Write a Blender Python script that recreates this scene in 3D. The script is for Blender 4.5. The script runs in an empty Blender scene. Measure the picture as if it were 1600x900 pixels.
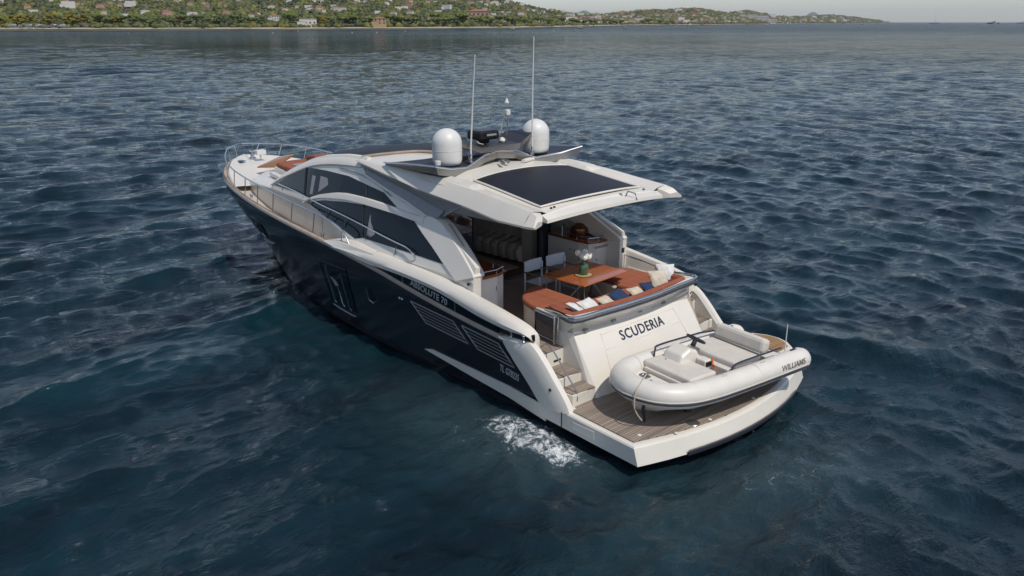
import bpy, bmesh, math, random
import numpy as np
from mathutils import Vector, Matrix
R = math.radians
random.seed(7); rng = np.random.default_rng(11)
scene = bpy.context.scene
COL = scene.collection

# ------------------------------------------------------------ camera, sky, sun, exposure
CX, CY, CZ = -7.787, 13.026, 7.653
F_PX, YAW = 1279.5, -0.738825
PITCH = math.atan(415.5 / F_PX)
cam_d = bpy.data.cameras.new("camera"); cam = bpy.data.objects.new("camera", cam_d); COL.objects.link(cam)
cam.location = (CX, CY, CZ)
cam.rotation_euler = (math.pi/2 - PITCH, 0, YAW - math.pi/2)
cam_d.sensor_width = 36; cam_d.lens = 36 * F_PX / 1600
cam_d.clip_start = 0.1; cam_d.clip_end = 90000
scene.camera = cam
SUN = Vector((-0.64, 0.02, 1.0)).normalized()      # direction towards the sun
EL = math.asin(SUN.z); AZ = math.atan2(SUN.x, SUN.y)
w = bpy.data.worlds.new("World"); scene.world = w; w.use_nodes = True
nt = w.node_tree; bg = nt.nodes['Background']
sky = nt.nodes.new('ShaderNodeTexSky'); sky.sky_type = 'NISHITA'; sky.sun_disc = False
sky.sun_elevation = EL; sky.sun_rotation = AZ; sky.air_density = 1.0; sky.dust_density = 0.4; sky.ozone_density = 1.0; sky.altitude = 10
hs = nt.nodes.new('ShaderNodeHueSaturation'); hs.inputs['Saturation'].default_value = 0.74
nt.links.new(sky.outputs[0], hs.inputs['Color']); tn = nt.nodes.new('ShaderNodeVectorMath'); tn.operation = 'MULTIPLY'; tn.inputs[1].default_value = (.965, 1.0, 1.085); nt.links.new(hs.outputs[0], tn.inputs[0]); nt.links.new(tn.outputs[0], bg.inputs[0])
bg.inputs[1].default_value = 0.108
sd = bpy.data.lights.new("sun", 'SUN'); sd.energy = 3.05; sd.angle = R(0.6); sd.color = (1.0, 0.945, 0.86)
so = bpy.data.objects.new("sun", sd); COL.objects.link(so)
so.rotation_euler = SUN.to_track_quat('Z', 'Y').to_euler()
vs = scene.view_settings; vs.view_transform = 'Standard'; vs.look = 'None'; vs.gamma = 1; vs.use_curve_mapping = False
vs.exposure = 0.0

# ------------------------------------------------------------ materials
MATS = {}
def mat(name, col, rough=0.5, metal=0.0, spec=0.5, coat=0.0, noise=0.0, nscale=6.0, bump=0.0, bscale=40.0):
    if name in MATS: return MATS[name]
    m = bpy.data.materials.new(name); m.use_nodes = True; t = m.node_tree; b = t.nodes['Principled BSDF']
    b.inputs['Base Color'].default_value = (*col, 1); b.inputs['Roughness'].default_value = rough
    b.inputs['Metallic'].default_value = metal; b.inputs['Specular IOR Level'].default_value = spec
    b.inputs['Coat Weight'].default_value = coat; b.inputs['Coat Roughness'].default_value = 0.08
    tc = t.nodes.new('ShaderNodeTexCoord')
    if noise > 0:
        n = t.nodes.new('ShaderNodeTexNoise'); n.inputs['Scale'].default_value = nscale; n.inputs['Detail'].default_value = 5
        t.links.new(tc.outputs['Object'], n.inputs['Vector'])
        mr = t.nodes.new('ShaderNodeMapRange'); mr.inputs['From Min'].default_value = .3; mr.inputs['From Max'].default_value = .7
        mr.inputs['To Min'].default_value = 1 - noise; mr.inputs['To Max'].default_value = 1 + noise * .5
        t.links.new(n.outputs['Fac'], mr.inputs['Value'])
        mx = t.nodes.new('ShaderNodeVectorMath'); mx.operation = 'SCALE'; mx.inputs[0].default_value = col
        t.links.new(mr.outputs[0], mx.inputs['Scale']); t.links.new(mx.outputs[0], b.inputs['Base Color'])
    if bump > 0:
        n = t.nodes.new('ShaderNodeTexNoise'); n.inputs['Scale'].default_value = bscale; n.inputs['Detail'].default_value = 4
        t.links.new(tc.outputs['Object'], n.inputs['Vector'])
        bp = t.nodes.new('ShaderNodeBump'); bp.inputs['Strength'].default_value = 1; bp.inputs['Distance'].default_value = bump
        t.links.new(n.outputs['Fac'], bp.inputs['Height']); t.links.new(bp.outputs[0], b.inputs['Normal'])
    MATS[name] = m; return m

def plank_mat(name, col, line, width, axis='Y', rough=0.6, coat=0.0, linew=0.1, var=0.25, grid=0.0):
    """planks running along one object axis, separated by thin caulk lines"""
    m = bpy.data.materials.new(name); m.use_nodes = True; t = m.node_tree; b = t.nodes['Principled BSDF']
    N = t.nodes.new; L = t.links.new
    tc = N('ShaderNodeTexCoord'); sp = N('ShaderNodeSeparateXYZ'); L(tc.outputs['Object'], sp.inputs[0])
    def mth(op, a, bb=None, c=None):
        n = N('ShaderNodeMath'); n.operation = op
        for i, v in enumerate((a, bb, c)):
            if v is None: continue
            if isinstance(v, (int, float)): n.inputs[i].default_value = v
            else: L(v, n.inputs[i])
        return n.outputs[0]
    u = mth('DIVIDE', sp.outputs[axis], width)
    fr = mth('FRACT', u); fl = mth('FLOOR', u)
    isl = mth('LESS_THAN', fr, linew)
    if grid > 0:
        ax2 = {'Y': 'X', 'X': 'Y'}[axis]
        g = mth('FRACT', mth('DIVIDE', sp.outputs[ax2], grid)); isl = mth('MAXIMUM', isl, mth('LESS_THAN', g, linew * width / grid))
    wn = N('ShaderNodeTexWhiteNoise'); wn.noise_dimensions = '1D'; L(fl, wn.inputs['W'])
    mp = N('ShaderNodeMapping'); L(tc.outputs['Object'], mp.inputs[0])
    mp.inputs['Scale'].default_value = (2, 30, 2) if axis == 'Y' else (30, 2, 2)
    ns = N('ShaderNodeTexNoise'); ns.inputs['Scale'].default_value = 1.5; ns.inputs['Detail'].default_value = 4; L(mp.outputs[0], ns.inputs['Vector'])
    n2 = N('ShaderNodeTexNoise'); n2.inputs['Scale'].default_value = 1.1; n2.inputs['Detail'].default_value = 3; L(tc.outputs['Object'], n2.inputs['Vector'])
    v = mth('ADD', mth('MULTIPLY', wn.outputs[0], var), mth('MULTIPLY', mth('ADD', ns.outputs['Fac'], n2.outputs['Fac']), var * 1.6))
    v = mth('ADD', v, 1 - var * 2.1)
    sc = N('ShaderNodeVectorMath'); sc.operation = 'SCALE'; sc.inputs[0].default_value = col; L(v, sc.inputs['Scale'])
    mx = N('ShaderNodeMix'); mx.data_type = 'RGBA'; L(isl, mx.inputs['Factor']); L(sc.outputs[0], mx.inputs['A']); mx.inputs['B'].default_value = (*line, 1)
    L(mx.outputs['Result'], b.inputs['Base Color'])
    b.inputs['Roughness'].default_value = rough; b.inputs['Coat Weight'].default_value = coat; b.inputs['Coat Roughness'].default_value = .05
    MATS[name] = m; return m

WHITE = mat('gelcoat_white', (.72, .675, .595), .28, coat=.3, noise=.05, nscale=1.3)
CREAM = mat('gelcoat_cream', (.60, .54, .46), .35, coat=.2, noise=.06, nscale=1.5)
NAVY = mat('navy_paint', (.0075, .0088, .0155), .24, coat=.5, noise=.25, nscale=.7)
BLACKB = mat('antifouling', (.006, .007, .008), .6)
TANCAP = mat('tan_cap', (.42, .33, .25), .45, noise=.2, nscale=5)
GLASS = mat('dark_glass', (.006, .013, .019), .05, spec=.2)
GLASS2 = mat('tinted_glass', (.03, .04, .05), .03, spec=.8)
BLACKTRIM = mat('black_trim', (.01, .01, .012), .35)
SOLAR = mat('solar_black', (.012, .012, .016), .5, spec=.35, noise=.25, nscale=2)
WINGTOP = mat('wing_dark', (.03, .032, .04), .42, spec=.4)
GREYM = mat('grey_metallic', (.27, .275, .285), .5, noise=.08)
STEEL = mat('stainless', (.60, .60, .61), .2, metal=1.0)
STEELD = mat('stainless_brushed', (.33, .32, .31), .32, metal=.9)
TEAK = plank_mat('teak_deck', (.30, .235, .18), (.05, .04, .035), .058, 'Y', .7, linew=.13)
TEAKX = plank_mat('teak_deck_cross', (.27, .215, .17), (.045, .038, .034), .058, 'X', .7, linew=.13, var=.45)
SIDETEAK = plank_mat('side_teak', (.50, .44, .37), (.42, .36, .30), .07, 'Y', .7, linew=.1, var=.12)
TABLEW = plank_mat('varnished_teak', (.46, .125, .022), (.22, .045, .010), .065, 'Y', .22, coat=1.0, linew=.12, var=.2)
COUNTERW = mat('varnished_counter', (.20, .055, .015), .2, coat=1.0, noise=.3, nscale=9)
TERRA = plank_mat('terracotta_fabric', (.29, .085, .038), (.38, .15, .085), .26, 'Y', .85, linew=.04, var=.12, grid=.34)
TERRAP = mat('terracotta_plain', (.285, .082, .04), .85, noise=.15, bump=.004)
RUB = mat('pvc_cream', (.69, .655, .59), .42, noise=.06, nscale=3, bump=.002, bscale=60)
VINYL = mat('vinyl_cream', (.62, .575, .50), .5, noise=.08, nscale=6, bump=.003, bscale=25)
RUBG = mat('rubber_dark', (.02, .022, .03), .5)
NAVYTRIM = mat('navy_trim', (.02, .023, .04), .3, coat=.5)
WFAB = mat('white_fabric', (.66, .65, .62), .9, noise=.12, nscale=9, bump=.01, bscale=14)
CFAB = mat('cream_fabric', (.55, .48, .38), .9, noise=.15, nscale=9, bump=.01, bscale=14)
BFAB = mat('blue_fabric', (.015, .035, .09), .9, noise=.2, nscale=8, bump=.01, bscale=14)
CHAIRF = mat('chair_sling', (.50, .52, .56), .8)
CHAIRM = mat('chair_frame', (.62, .63, .65), .4)
LETTER = mat('navy_letter', (.012, .017, .05), .4)
SILVER = mat('silver_letter', (.55, .57, .58), .3, metal=.4)
DOMEW = mat('dome_white', (.68, .67, .63), .42, noise=.03)
ROPE = mat('rope', (.5, .43, .33), .9, noise=.3, nscale=60)
SOFA = mat('boucle', (.62, .55, .45), .95, noise=.1, bump=.01, bscale=60)
RUGM = plank_mat('rug_weave', (.48, .40, .29), (.36, .30, .21), .03, 'Y', .95, linew=.3, var=.2)
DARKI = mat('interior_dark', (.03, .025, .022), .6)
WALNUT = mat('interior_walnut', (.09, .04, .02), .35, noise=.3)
GREENG = mat('green_glass', (.05, .11, .05), .08, spec=.7, coat=.5)
LEAF = mat('leaf_green', (.03, .07, .015), .6, noise=.4, nscale=30)
PETAL = mat('petal', (.75, .74, .66), .7, noise=.1, nscale=30)
STRAW = mat('straw', (.42, .29, .14), .9, noise=.3, nscale=60)
ORANGE = mat('orange_plastic', (.7, .16, .02), .4)
REDM = mat('red_plastic', (.35, .03, .02), .4)
WOODP = plank_mat('tender_teak', (.36, .20, .08), (.05, .03, .015), .06, 'Y', .55, linew=.16)
AMBERW = mat('amber_lid', (.33, .13, .015), .4, coat=.4, noise=.2)

# ------------------------------------------------------------ mesh helpers
def tag(o, label=None, cat=None, group=None, kind=None):
    if label: o['label'] = label
    if cat: o['category'] = cat
    if group: o['group'] = group
    if kind: o['kind'] = kind
    return o
def empty(name, loc=(0, 0, 0), rz=0, **k):
    o = bpy.data.objects.new(name, None); COL.objects.link(o); o.location = loc; o.rotation_euler[2] = rz
    o.empty_display_size = .2
    return tag(o, **k)
class MB:
    """collects geometry (world or local coordinates) for ONE mesh object"""
    def __init__(s): s.v = []; s.f = []; s.mi = []; s.sm = []
    def add(s, v, f, mi=0, smooth=False):
        n = len(s.v); s.v += [tuple(map(float, p)) for p in v]; s.f += [tuple(i + n for i in q) for q in f]
        s.mi += [mi] * len(f); s.sm += [smooth] * len(f); return s
    def loft(s, secs, closed=False, caps=False, smooth=True, mi=0):
        n = len(secs[0]); v = [p for c in secs for p in c]; f = []
        for i in range(len(secs) - 1):
            for j in range(n if closed else n - 1):
                k = (j + 1) % n
                f.append((i*n + j, i*n + k, (i+1)*n + k, (i+1)*n + j))
        if caps: f += [tuple(range(n))[::-1], tuple((len(secs)-1)*n + j for j in range(n))]
        return s.add(v, f, mi, smooth)
    def box(s, c, d, rz=0, ry=0, rx=0, mi=0, taper=1.0):
        x, y, z = [q/2 for q in d]
        P = [(-x,-y,-z),(x,-y,-z),(x,y,-z),(-x,y,-z),(-x*taper,-y*taper,z),(x*taper,-y*taper,z),(x*taper,y*taper,z),(-x*taper,y*taper,z)]
        M = Matrix.Translation(c) @ Matrix.Rotation(rz,4,'Z') @ Matrix.Rotation(ry,4,'Y') @ Matrix.Rotation(rx,4,'X')
        return s.add([M @ Vector(p) for p in P], [(0,3,2,1),(4,5,6,7),(0,1,5,4),(1,2,6,5),(2,3,7,6),(3,0,4,7)], mi)
    def prism(s, poly, off, mi=0, smooth=False):
        """poly: 3-D points; off: extrusion vector"""
        n = len(poly); q = [tuple(a + b for a, b in zip(p, off)) for p in poly]
        f = [tuple(range(n))[::-1], tuple(range(n, 2*n))] + [(i, (i+1) % n, n + (i+1) % n, n + i) for i in range(n)]
        return s.add(list(poly) + q, f, mi, smooth)
    def tube(s, path, r, seg=8, mi=0, closed=False):
        P = [Vector(p) for p in path]; secs = []; up0 = Vector((0, 0, 1))
        for i, p in enumerate(P):
            a = P[i-1] if (i > 0 or closed) else p; b = P[(i+1) % len(P)] if (i < len(P)-1 or closed) else p
            d = (b - a).normalized() if (b - a).length > 1e-9 else up0
            u = d.cross(up0 if abs(d.z) < .95 else Vector((1, 0, 0))).normalized(); v = d.cross(u)
            rr = r[i] if hasattr(r, '__len__') else r
            secs.append([p + (u*math.cos(2*math.pi*k/seg) + v*math.sin(2*math.pi*k/seg))*rr for k in range(seg)])
        if closed: secs.append(secs[0]); return s.loft(secs, closed=True, mi=mi)
        return s.loft(secs, closed=True, caps=True, mi=mi)
    def lathe(s, prof, c=(0, 0, 0), seg=24, mi=0):
        return s.loft([[(c[0]+r*math.cos(2*math.pi*k/seg), c[1]+r*math.sin(2*math.pi*k/seg), c[2]+z) for k in range(seg)] for r, z in prof], closed=True, caps=True, mi=mi)
    def build(s, name, m, parent=None, bevel=0, weld=False, sub=0, label=None, fixn=True):
        me = bpy.data.meshes.new(name); me.from_pydata(s.v, [], s.f); me.update()
        for mm in (m if isinstance(m, (list, tuple)) else [m]): me.materials.append(mm)
        me.polygons.foreach_set('material_index', s.mi); me.polygons.foreach_set('use_smooth', s.sm)
        bm = bmesh.new(); bm.from_mesh(me)
        if weld: bmesh.ops.remove_doubles(bm, verts=bm.verts, dist=1e-4)
        if fixn: bmesh.ops.recalc_face_normals(bm, faces=bm.faces)
        for e in bm.edges:
            if len(e.link_faces) == 2 and e.calc_face_angle(0) > R(34): e.smooth = False
        bm.to_mesh(me); bm.free()
        o = bpy.data.objects.new(name, me); COL.objects.link(o)
        if parent:
            o.parent = parent
        if bevel:
            b = o.modifiers.new('bevel', 'BEVEL'); b.width = bevel; b.segments = 2; b.limit_method = 'ANGLE'; b.angle_limit = R(35)
            b.harden_normals = False
        if sub:
            b = o.modifiers.new('sub', 'SUBSURF'); b.levels = sub; b.render_levels = sub
        if label: o['label'] = label
        return o
def spline(pts, n):
    """Catmull-Rom through points"""
    P = [np.array(p, float) for p in pts]; P = [2*P[0]-P[1]] + P + [2*P[-1]-P[-2]]; out = []
    for i in range(1, len(P)-2):
        for t in np.linspace(0, 1, n, endpoint=False):
            a, b, c, d = P[i-1:i+3]
            out.append(tuple(.5*((2*b)+(-a+c)*t+(2*a-5*b+4*c-d)*t*t+(-a+3*b-3*c+d)*t**3)))
    out.append(tuple(P[-2])); return out
def text_mesh(body, size, m, name, parent, M, extrude=.002, xs=1.0, bold=0.0, shear=0.0, spacing=1.0):
    c = bpy.data.curves.new(name, 'FONT'); c.body = body; c.size = size; c.extrude = extrude; c.align_x = 'CENTER'; c.align_y = 'CENTER'
    c.offset = bold; c.shear = shear; c.space_character = spacing; c.resolution_u = 3
    t = bpy.data.objects.new(name + '_tmp', c); COL.objects.link(t)
    bpy.context.view_layer.update()
    me = bpy.data.meshes.new_from_object(t.evaluated_get(bpy.context.evaluated_depsgraph_get()))
    COL.objects.unlink(t); bpy.data.objects.remove(t)
    me.transform(M @ Matrix.Scale(xs, 4, (1, 0, 0))); me.materials.clear(); me.materials.append(m)
    me.name = name
    o = bpy.data.objects.new(name, me); COL.objects.link(o); o.parent = parent; return o
def frame(o, xdir, ydir):
    x = Vector(xdir).normalized(); z = x.cross(Vector(ydir)).normalized(); y = z.cross(x)
    M = Matrix((x, y, z)).transposed().to_4x4(); M.translation = Vector(o); return M
I = np.interp

# ------------------------------------------------------------ sea
def build_sea():
    r0, r1 = 3.0, 40000.0
    q = 0.0040
    n = int(math.log(r1 / r0) / q); rr = r0 * np.exp(q * np.arange(n + 1))
    fine = np.arange(R(-42.4 - 58), R(-42.4 + 58), 0.0036)
    coarse = np.arange(fine[-1] + .08, fine[0] + 2*math.pi - .05, .08)
    th = np.concatenate([fine, coarse]); m = len(th)
    RR, TH = np.meshgrid(rr, th, indexing='ij')
    X0 = CX + RR * np.cos(TH); Y0 = CY + RR * np.sin(TH)
    X = X0.copy(); Y = Y0.copy(); Z = np.zeros_like(X)
    step = RR * 0.0056
    calm = 1 - .5 * np.exp(-(((X0 - 3) / 6) ** 2 + ((Y0 - 5.5) / 3.2) ** 2))         # lee of the hull
    lim = rr < 2500; k_rows = int(lim.sum())
    Xs, Ys, st, cl = X0[:k_rows], Y0[:k_rows], step[:k_rows], calm[:k_rows]
    rg = np.random.default_rng(5)
    mA = 1 / (1 + np.exp(-(Ys + .35*Xs + 1) / 4.5)); mB = 1 - mA           # lee side swell to port, wind sea to starboard
    gust = .78 + .22 * np.sin(Xs * .045 + 1.3 * np.sin(Ys * .03)) * np.sin(Ys * .052 + .7)
    stepr = RR[:k_rows] * 0.0046
    boost = 1 + .55 * np.clip((RR[:k_rows] - 35) / 200, 0, 1)
    NW = 230
    lam = np.concatenate([np.sort(np.exp(rg.uniform(math.log(.26), math.log(6.0), NW))), rg.uniform(3.4, 8.5, 16)])
    for i, l in enumerate(lam):
        kind = i % 5
        if i >= NW: dd = R(8) + rg.normal(0, .22); wt = mA * 1.1
        elif kind in (0, 1): dd = R(2) + rg.normal(0, .34); wt = mA * .95 + .12
        elif kind in (2, 3): dd = R(-96) + rg.normal(0, .36); wt = mB * 1.15 + .12
        else: dd = R(-42) + rg.normal(0, .7); wt = .85
        k = 2*math.pi / l; ph = rg.uniform(0, 2*math.pi)
        slope = .046 * (1.0 if l < 1.1 else (1.1 / l) ** .85) * (min(1, l / .7)) ** .25
        if i >= NW: slope = .030
        a = slope / k
        att = np.clip((l / stepr - 2.2) / 3.0, 0, 1) * (cl if l > 1.0 else cl**.4) * gust * wt * (boost if 1.5 < l < 4 else 1)
        arg = k * (Xs * math.cos(dd) + Ys * math.sin(dd)) + ph + .5*np.sin(k*.13*(Xs*math.sin(dd) - Ys*math.cos(dd)) + ph*2)
        s_, c_ = np.sin(arg), np.cos(arg)
        Z[:k_rows] += a * att * c_
        X[:k_rows] -= 1.0 * a * att * s_ * math.cos(dd); Y[:k_rows] -= 1.0 * a * att * s_ * math.sin(dd)
    # diverging wave thrown off the stern quarters and stirred water behind the platform
    def ridge(x, y, ax, ay, bx, by, wd, h):
        dx, dy = bx - ax, by - ay; L = math.hypot(dx, dy); t = ((x-ax)*dx + (y-ay)*dy) / L / L; d = ((x-ax)*dy - (y-ay)*dx) / L
        return h * np.exp(-(d / wd) ** 2) * np.exp(-((t - .5) / .55) ** 4)
    Z[:k_rows] += ridge(Xs, Ys, 5.5, -4.9, -2.5, -6.6, .55, .22) + ridge(Xs, Ys, 15.6, 2.2, 14.2, 8.5, .7, .12)
    dist = np.hypot((Xs - .9) / 2.2, (Ys - 4.6) / 2.0)
    Z[:k_rows] += .035 * np.exp(-dist**2) * (np.sin(7 * np.hypot(Xs - 2.0, Ys - 3.2)) + .8*np.sin(5.3*(Xs - .6*Ys) + 2*np.sin(3*Ys)) + .7*np.sin(9.1*(Ys+.4*Xs) + np.sin(4*Xs)))
    churn = np.exp(-(((Xs - 2.2) / 1.25) ** 2 + ((Ys - 3.15) / .42) ** 2))
    Z[:k_rows] += churn * (.07 + .07*np.sin(9*Xs + 3*np.sin(7*Ys)) * np.sin(11*Ys + 2*np.sin(6*Xs)))
    # foam mask
    foam = np.zeros_like(X)
    fs = np.exp(-((((Xs - 2.25) + .25*(Ys-3.1)) / 1.25) ** 2 + ((Ys - 3.12) / .46) ** 2) ** 1.15) * 1.15
    fs += .56 * np.exp(-(((Xs - 3.2) / 2.8) ** 2 + ((Ys - 3.9) / 1.2) ** 2))
    fs += .36 * np.exp(-(((Xs + 1.6) / 1.6) ** 2 + ((Ys - 1.5) / 3.2) ** 2))
    fs += ridge(Xs, Ys, 4.2, -5.35, -1.5, -6.55, .24, .72)
    fs += ridge(Xs, Ys, -1.2, 1.8, -3.0, -1.5, .5, .30)
    fs += ridge(Xs, Ys, 16.2, 1.55, 12.6, 2.5, .12, .95) + ridge(Xs, Ys, 14.6, 2.6, 12.6, 3.4, .10, .85) + ridge(Xs, Ys, 15.2, 2.3, 14.9, 6.2, .18, .62)
    crest = np.clip((Z[:k_rows] - .34) / .10, 0, 1) * .6 * (RR[:k_rows] < 160) * (RR[:k_rows] > 22)
    foam[:k_rows] = np.clip(fs + crest, 0, 1)
    V = np.stack([X, Y, Z], -1).reshape(-1, 3)
    a = np.arange(n * m).reshape(n, m); idx = (np.arange(n)[:, None] * m + np.arange(m)[None]); nx = (np.arange(n)[:, None] * m + (np.arange(m)[None] + 1) % m)
    F = np.stack([idx, idx + m, nx + m, nx], -1).reshape(-1, 4)
    me = bpy.data.meshes.new('sea'); me.vertices.add(len(V) + 1); VV = np.vstack([V, [[CX, CY, 0]]])
    me.vertices.foreach_set('co', VV.ravel())
    tri = np.stack([np.full(m, len(V)), np.arange(m), (np.arange(m) + 1) % m], -1)
    me.loops.add(F.size + tri.size); me.loops.foreach_set('vertex_index', np.concatenate([F.ravel(), tri.ravel()]))
    nf = len(F); me.polygons.add(nf + m)
    me.polygons.foreach_set('loop_start', np.concatenate([np.arange(nf) * 4, nf*4 + np.arange(m) * 3]))
    me.polygons.foreach_set('use_smooth', np.ones(nf + m, bool))
    me.update(calc_edges=True); me.validate()
    at = me.attributes.new('foam', 'FLOAT', 'POINT'); at.data.foreach_set('value', np.append(foam.ravel(), 0).astype(np.float32))
    # material
    mt = bpy.data.materials.new('sea_water'); mt.use_nodes = True; t = mt.node_tree; b = t.nodes['Principled BSDF']; N = t.nodes.new; L = t.links.new
    b.inputs['IOR'].default_value = 1.34
    geo = N('ShaderNodeNewGeometry'); fa = N('ShaderNodeAttribute'); fa.attribute_name = 'foam'
    def noise(sc, det, rough=.6, dist=0, sx=1, sy=1, rot=0, ridged=False):
        mp = N('ShaderNodeMapping'); mp.inputs['Scale'].default_value = (sx, sy, 1); mp.inputs['Rotation'].default_value = (0, 0, rot); L(geo.outputs['Position'], mp.inputs[0])
        n = N('ShaderNodeTexNoise'); n.inputs['Scale'].default_value = sc; n.inputs['Detail'].default_value = det; n.inputs['Roughness'].default_value = rough; n.inputs['Distortion'].default_value = dist
        L(mp.outputs[0], n.inputs['Vector'])
        if ridged: n.noise_type = 'RIDGED_MULTIFRACTAL'; n.inputs['Offset'].default_value = .9; n.inputs['Gain'].default_value = 1.6; n.normalize = True if hasattr(n, 'normalize') else None
        return n.outputs['Fac']
    def mth(op, a_, b_=None, c_=None, clamp=False):
        n_ = N('ShaderNodeMath'); n_.operation = op; n_.use_clamp = clamp
        for i_, v_ in enumerate((a_, b_, c_)):
            if v_ is None: continue
            if isinstance(v_, (int, float)): n_.inputs[i_].default_value = v_
            else: L(v_, n_.inputs[i_])
        return n_.outputs[0]
    # ripples: fine near, coarser bump everywhere, a little wind-driven anisotropy
    rip = mth('ADD', mth('MULTIPLY', noise(9.0, 4, .62, .8, 1, .6, R(42)), .016), mth('MULTIPLY', noise(2.2, 6, .66, .6, 1, .45, R(48)), .085))
    rip = mth('ADD', rip, mth('MULTIPLY', noise(.9, 5, .5, .8, 1, .42, R(50), True), .030))
    big = mth('MULTIPLY', noise(.35, 4, .6, .4, 1, .4, R(45)), .20)
    pm = N('ShaderNodeMapRange'); pm.inputs['From Min'].default_value = .38; pm.inputs['From Max'].default_value = .62; pm.inputs['To Min'].default_value = .5; pm.inputs['To Max'].default_value = 1.9; L(noise(.16, 4, .6, .6, 1, .4, R(50)), pm.inputs['Value'])
    rip = mth('MULTIPLY', rip, pm.outputs[0])
    hgt = mth('ADD', rip, big)
    bu = N('ShaderNodeBump'); bu.inputs['Strength'].default_value = 1.0; bu.inputs['Distance'].default_value = 1.0
    cd = N('ShaderNodeVectorMath'); cd.operation = 'LENGTH'; L(geo.outputs['Position'], cd.inputs[0])
    fd = N('ShaderNodeMapRange'); fd.inputs['From Min'].default_value = 25; fd.inputs['From Max'].default_value = 330; fd.inputs['To Min'].default_value = 1.0; fd.inputs['To Max'].default_value = 5; L(cd.outputs['Value'], fd.inputs['Value'])
    # unresolved wave slopes far out lower the mean reflectance of the sea
    io = N('ShaderNodeMapRange'); io.inputs['From Min'].default_value = 18; io.inputs['From Max'].default_value = 190; io.inputs['To Min'].default_value = 1.33; io.inputs['To Max'].default_value = 1.05; L(cd.outputs['Value'], io.inputs['Value']); far = N('ShaderNodeMapRange'); far.inputs['From Min'].default_value = 60; far.inputs['From Max'].default_value = 260; L(cd.outputs['Value'], far.inputs['Value'])
    pat = mth('MULTIPLY', mth('SUBTRACT', mth('ADD', mth('MULTIPLY', noise(.016, 6, .68, .4, 1, .3, R(60)), .5), mth('MULTIPLY', noise(.12, 5, .7, .3, 1, .35, R(48)), .5)), .5), .30)
    L(mth('MAXIMUM', mth('ADD', io.outputs[0], mth('MULTIPLY', pat, far.outputs[0])), 1.01), b.inputs['IOR'])
    L(mth('MULTIPLY', hgt, fd.outputs[0]), bu.inputs['Height'])
    # water body colour, slightly varying patches
    cn0 = N('ShaderNodeMapRange'); cn0.inputs['From Min'].default_value = .35; cn0.inputs['From Max'].default_value = .68; L(noise(.30, 5, .6, .8, 1, .5, R(48)), cn0.inputs['Value']); cn = cn0.outputs[0]; cr = N('ShaderNodeMix'); cr.data_type = 'RGBA'; L(cn, cr.inputs['Factor'])
    cr.inputs['A'].default_value = (.0020, .0075, .0125, 1); cr.inputs['B'].default_value = (.0045, .025, .034, 1)
    fn = noise(4.0, 8, .75, 1.6); f2 = noise(22, 5, .75, .5)
    fsum = mth('ADD', fa.outputs['Fac'], mth('MULTIPLY', mth('SUBTRACT', mth('ADD', mth('MULTIPLY', fn, .7), mth('MULTIPLY', f2, .3)), .5), 3.6))
    fm = N('ShaderNodeMapRange'); fm.inputs['From Min'].default_value = .86; fm.inputs['From Max'].default_value = 1.28; L(fsum, fm.inputs['Value'])
    gate = N('ShaderNodeMapRange'); gate.inputs['From Min'].default_value = .04; gate.inputs['From Max'].default_value = .22; L(fa.outputs['Fac'], gate.inputs['Value'])
    fmask = mth('MULTIPLY', fm.outputs[0], gate.outputs[0], clamp=True)
    cm = N('ShaderNodeMix'); cm.data_type = 'RGBA'; L(fmask, cm.inputs['Factor']); ae = N('ShaderNodeMix'); ae.data_type = 'RGBA'; L(mth('MULTIPLY', fa.outputs['Fac'], mth('MULTIPLY', fn, .75), clamp=True), ae.inputs['Factor']); L(cr.outputs['Result'], ae.inputs['A']); ae.inputs['B'].default_value = (.10, .15, .17, 1); L(ae.outputs['Result'], cm.inputs['A']); cm.inputs['B'].default_value = (.66, .68, .68, 1)
    L(cm.outputs['Result'], b.inputs['Base Color'])
    ro = N('ShaderNodeMapRange'); ro.inputs['From Min'].default_value = 20; ro.inputs['From Max'].default_value = 900; ro.inputs['To Min'].default_value = .012; ro.inputs['To Max'].default_value = .2
    L(cd.outputs['Value'], ro.inputs['Value'])
    rx = mth('ADD', ro.outputs[0], mth('MULTIPLY', fmask, .5)); L(rx, b.inputs['Roughness']); L(bu.outputs[0], b.inputs['Normal'])
    me.materials.append(mt)
    o = bpy.data.objects.new('sea', me); COL.objects.link(o); tag(o, kind='structure'); return o
build_sea()
# ------------------------------------------------------------ far shore: low wooded hills, villas, beach, anchored boats
A_AZ = [-66.0, -65.3, -62.7, -58.9, -54.9, -50.8, -46.6, -42.3, -33.9, -25.7, -18, -11.5, 10, 45]
A_D = [7600, 7000, 5200, 3224, 2216, 1987, 1354, 1028, 910, 866, 876, 931, 1000, 1500]
S_AZ = [-66.0, -64.7, -63.4, -62.4, -60.8, -59.05, -58.8, -57.6, -56.3, -54.8, -54.1, -50.8, -49.3, -48.25, -46.6, -44.45, -42.3, -40, -34, -11, 10, 45]
S_EL = [.0, .20, .37, .44, .33, .38, .48, .74, .58, .85, .88, .76, .62, .55, .61, .94, 1.35, 1.85, 2.5, 2.7, 2.6, .05]
def shoreD(az): return I(az, A_AZ, A_D)
def ridgeR(az): return shoreD(az) + I(az, [-66, -60, -55, -50, -46, -42, 45], [700, 900, 800, 900, 1000, 1300, 1500])
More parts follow.
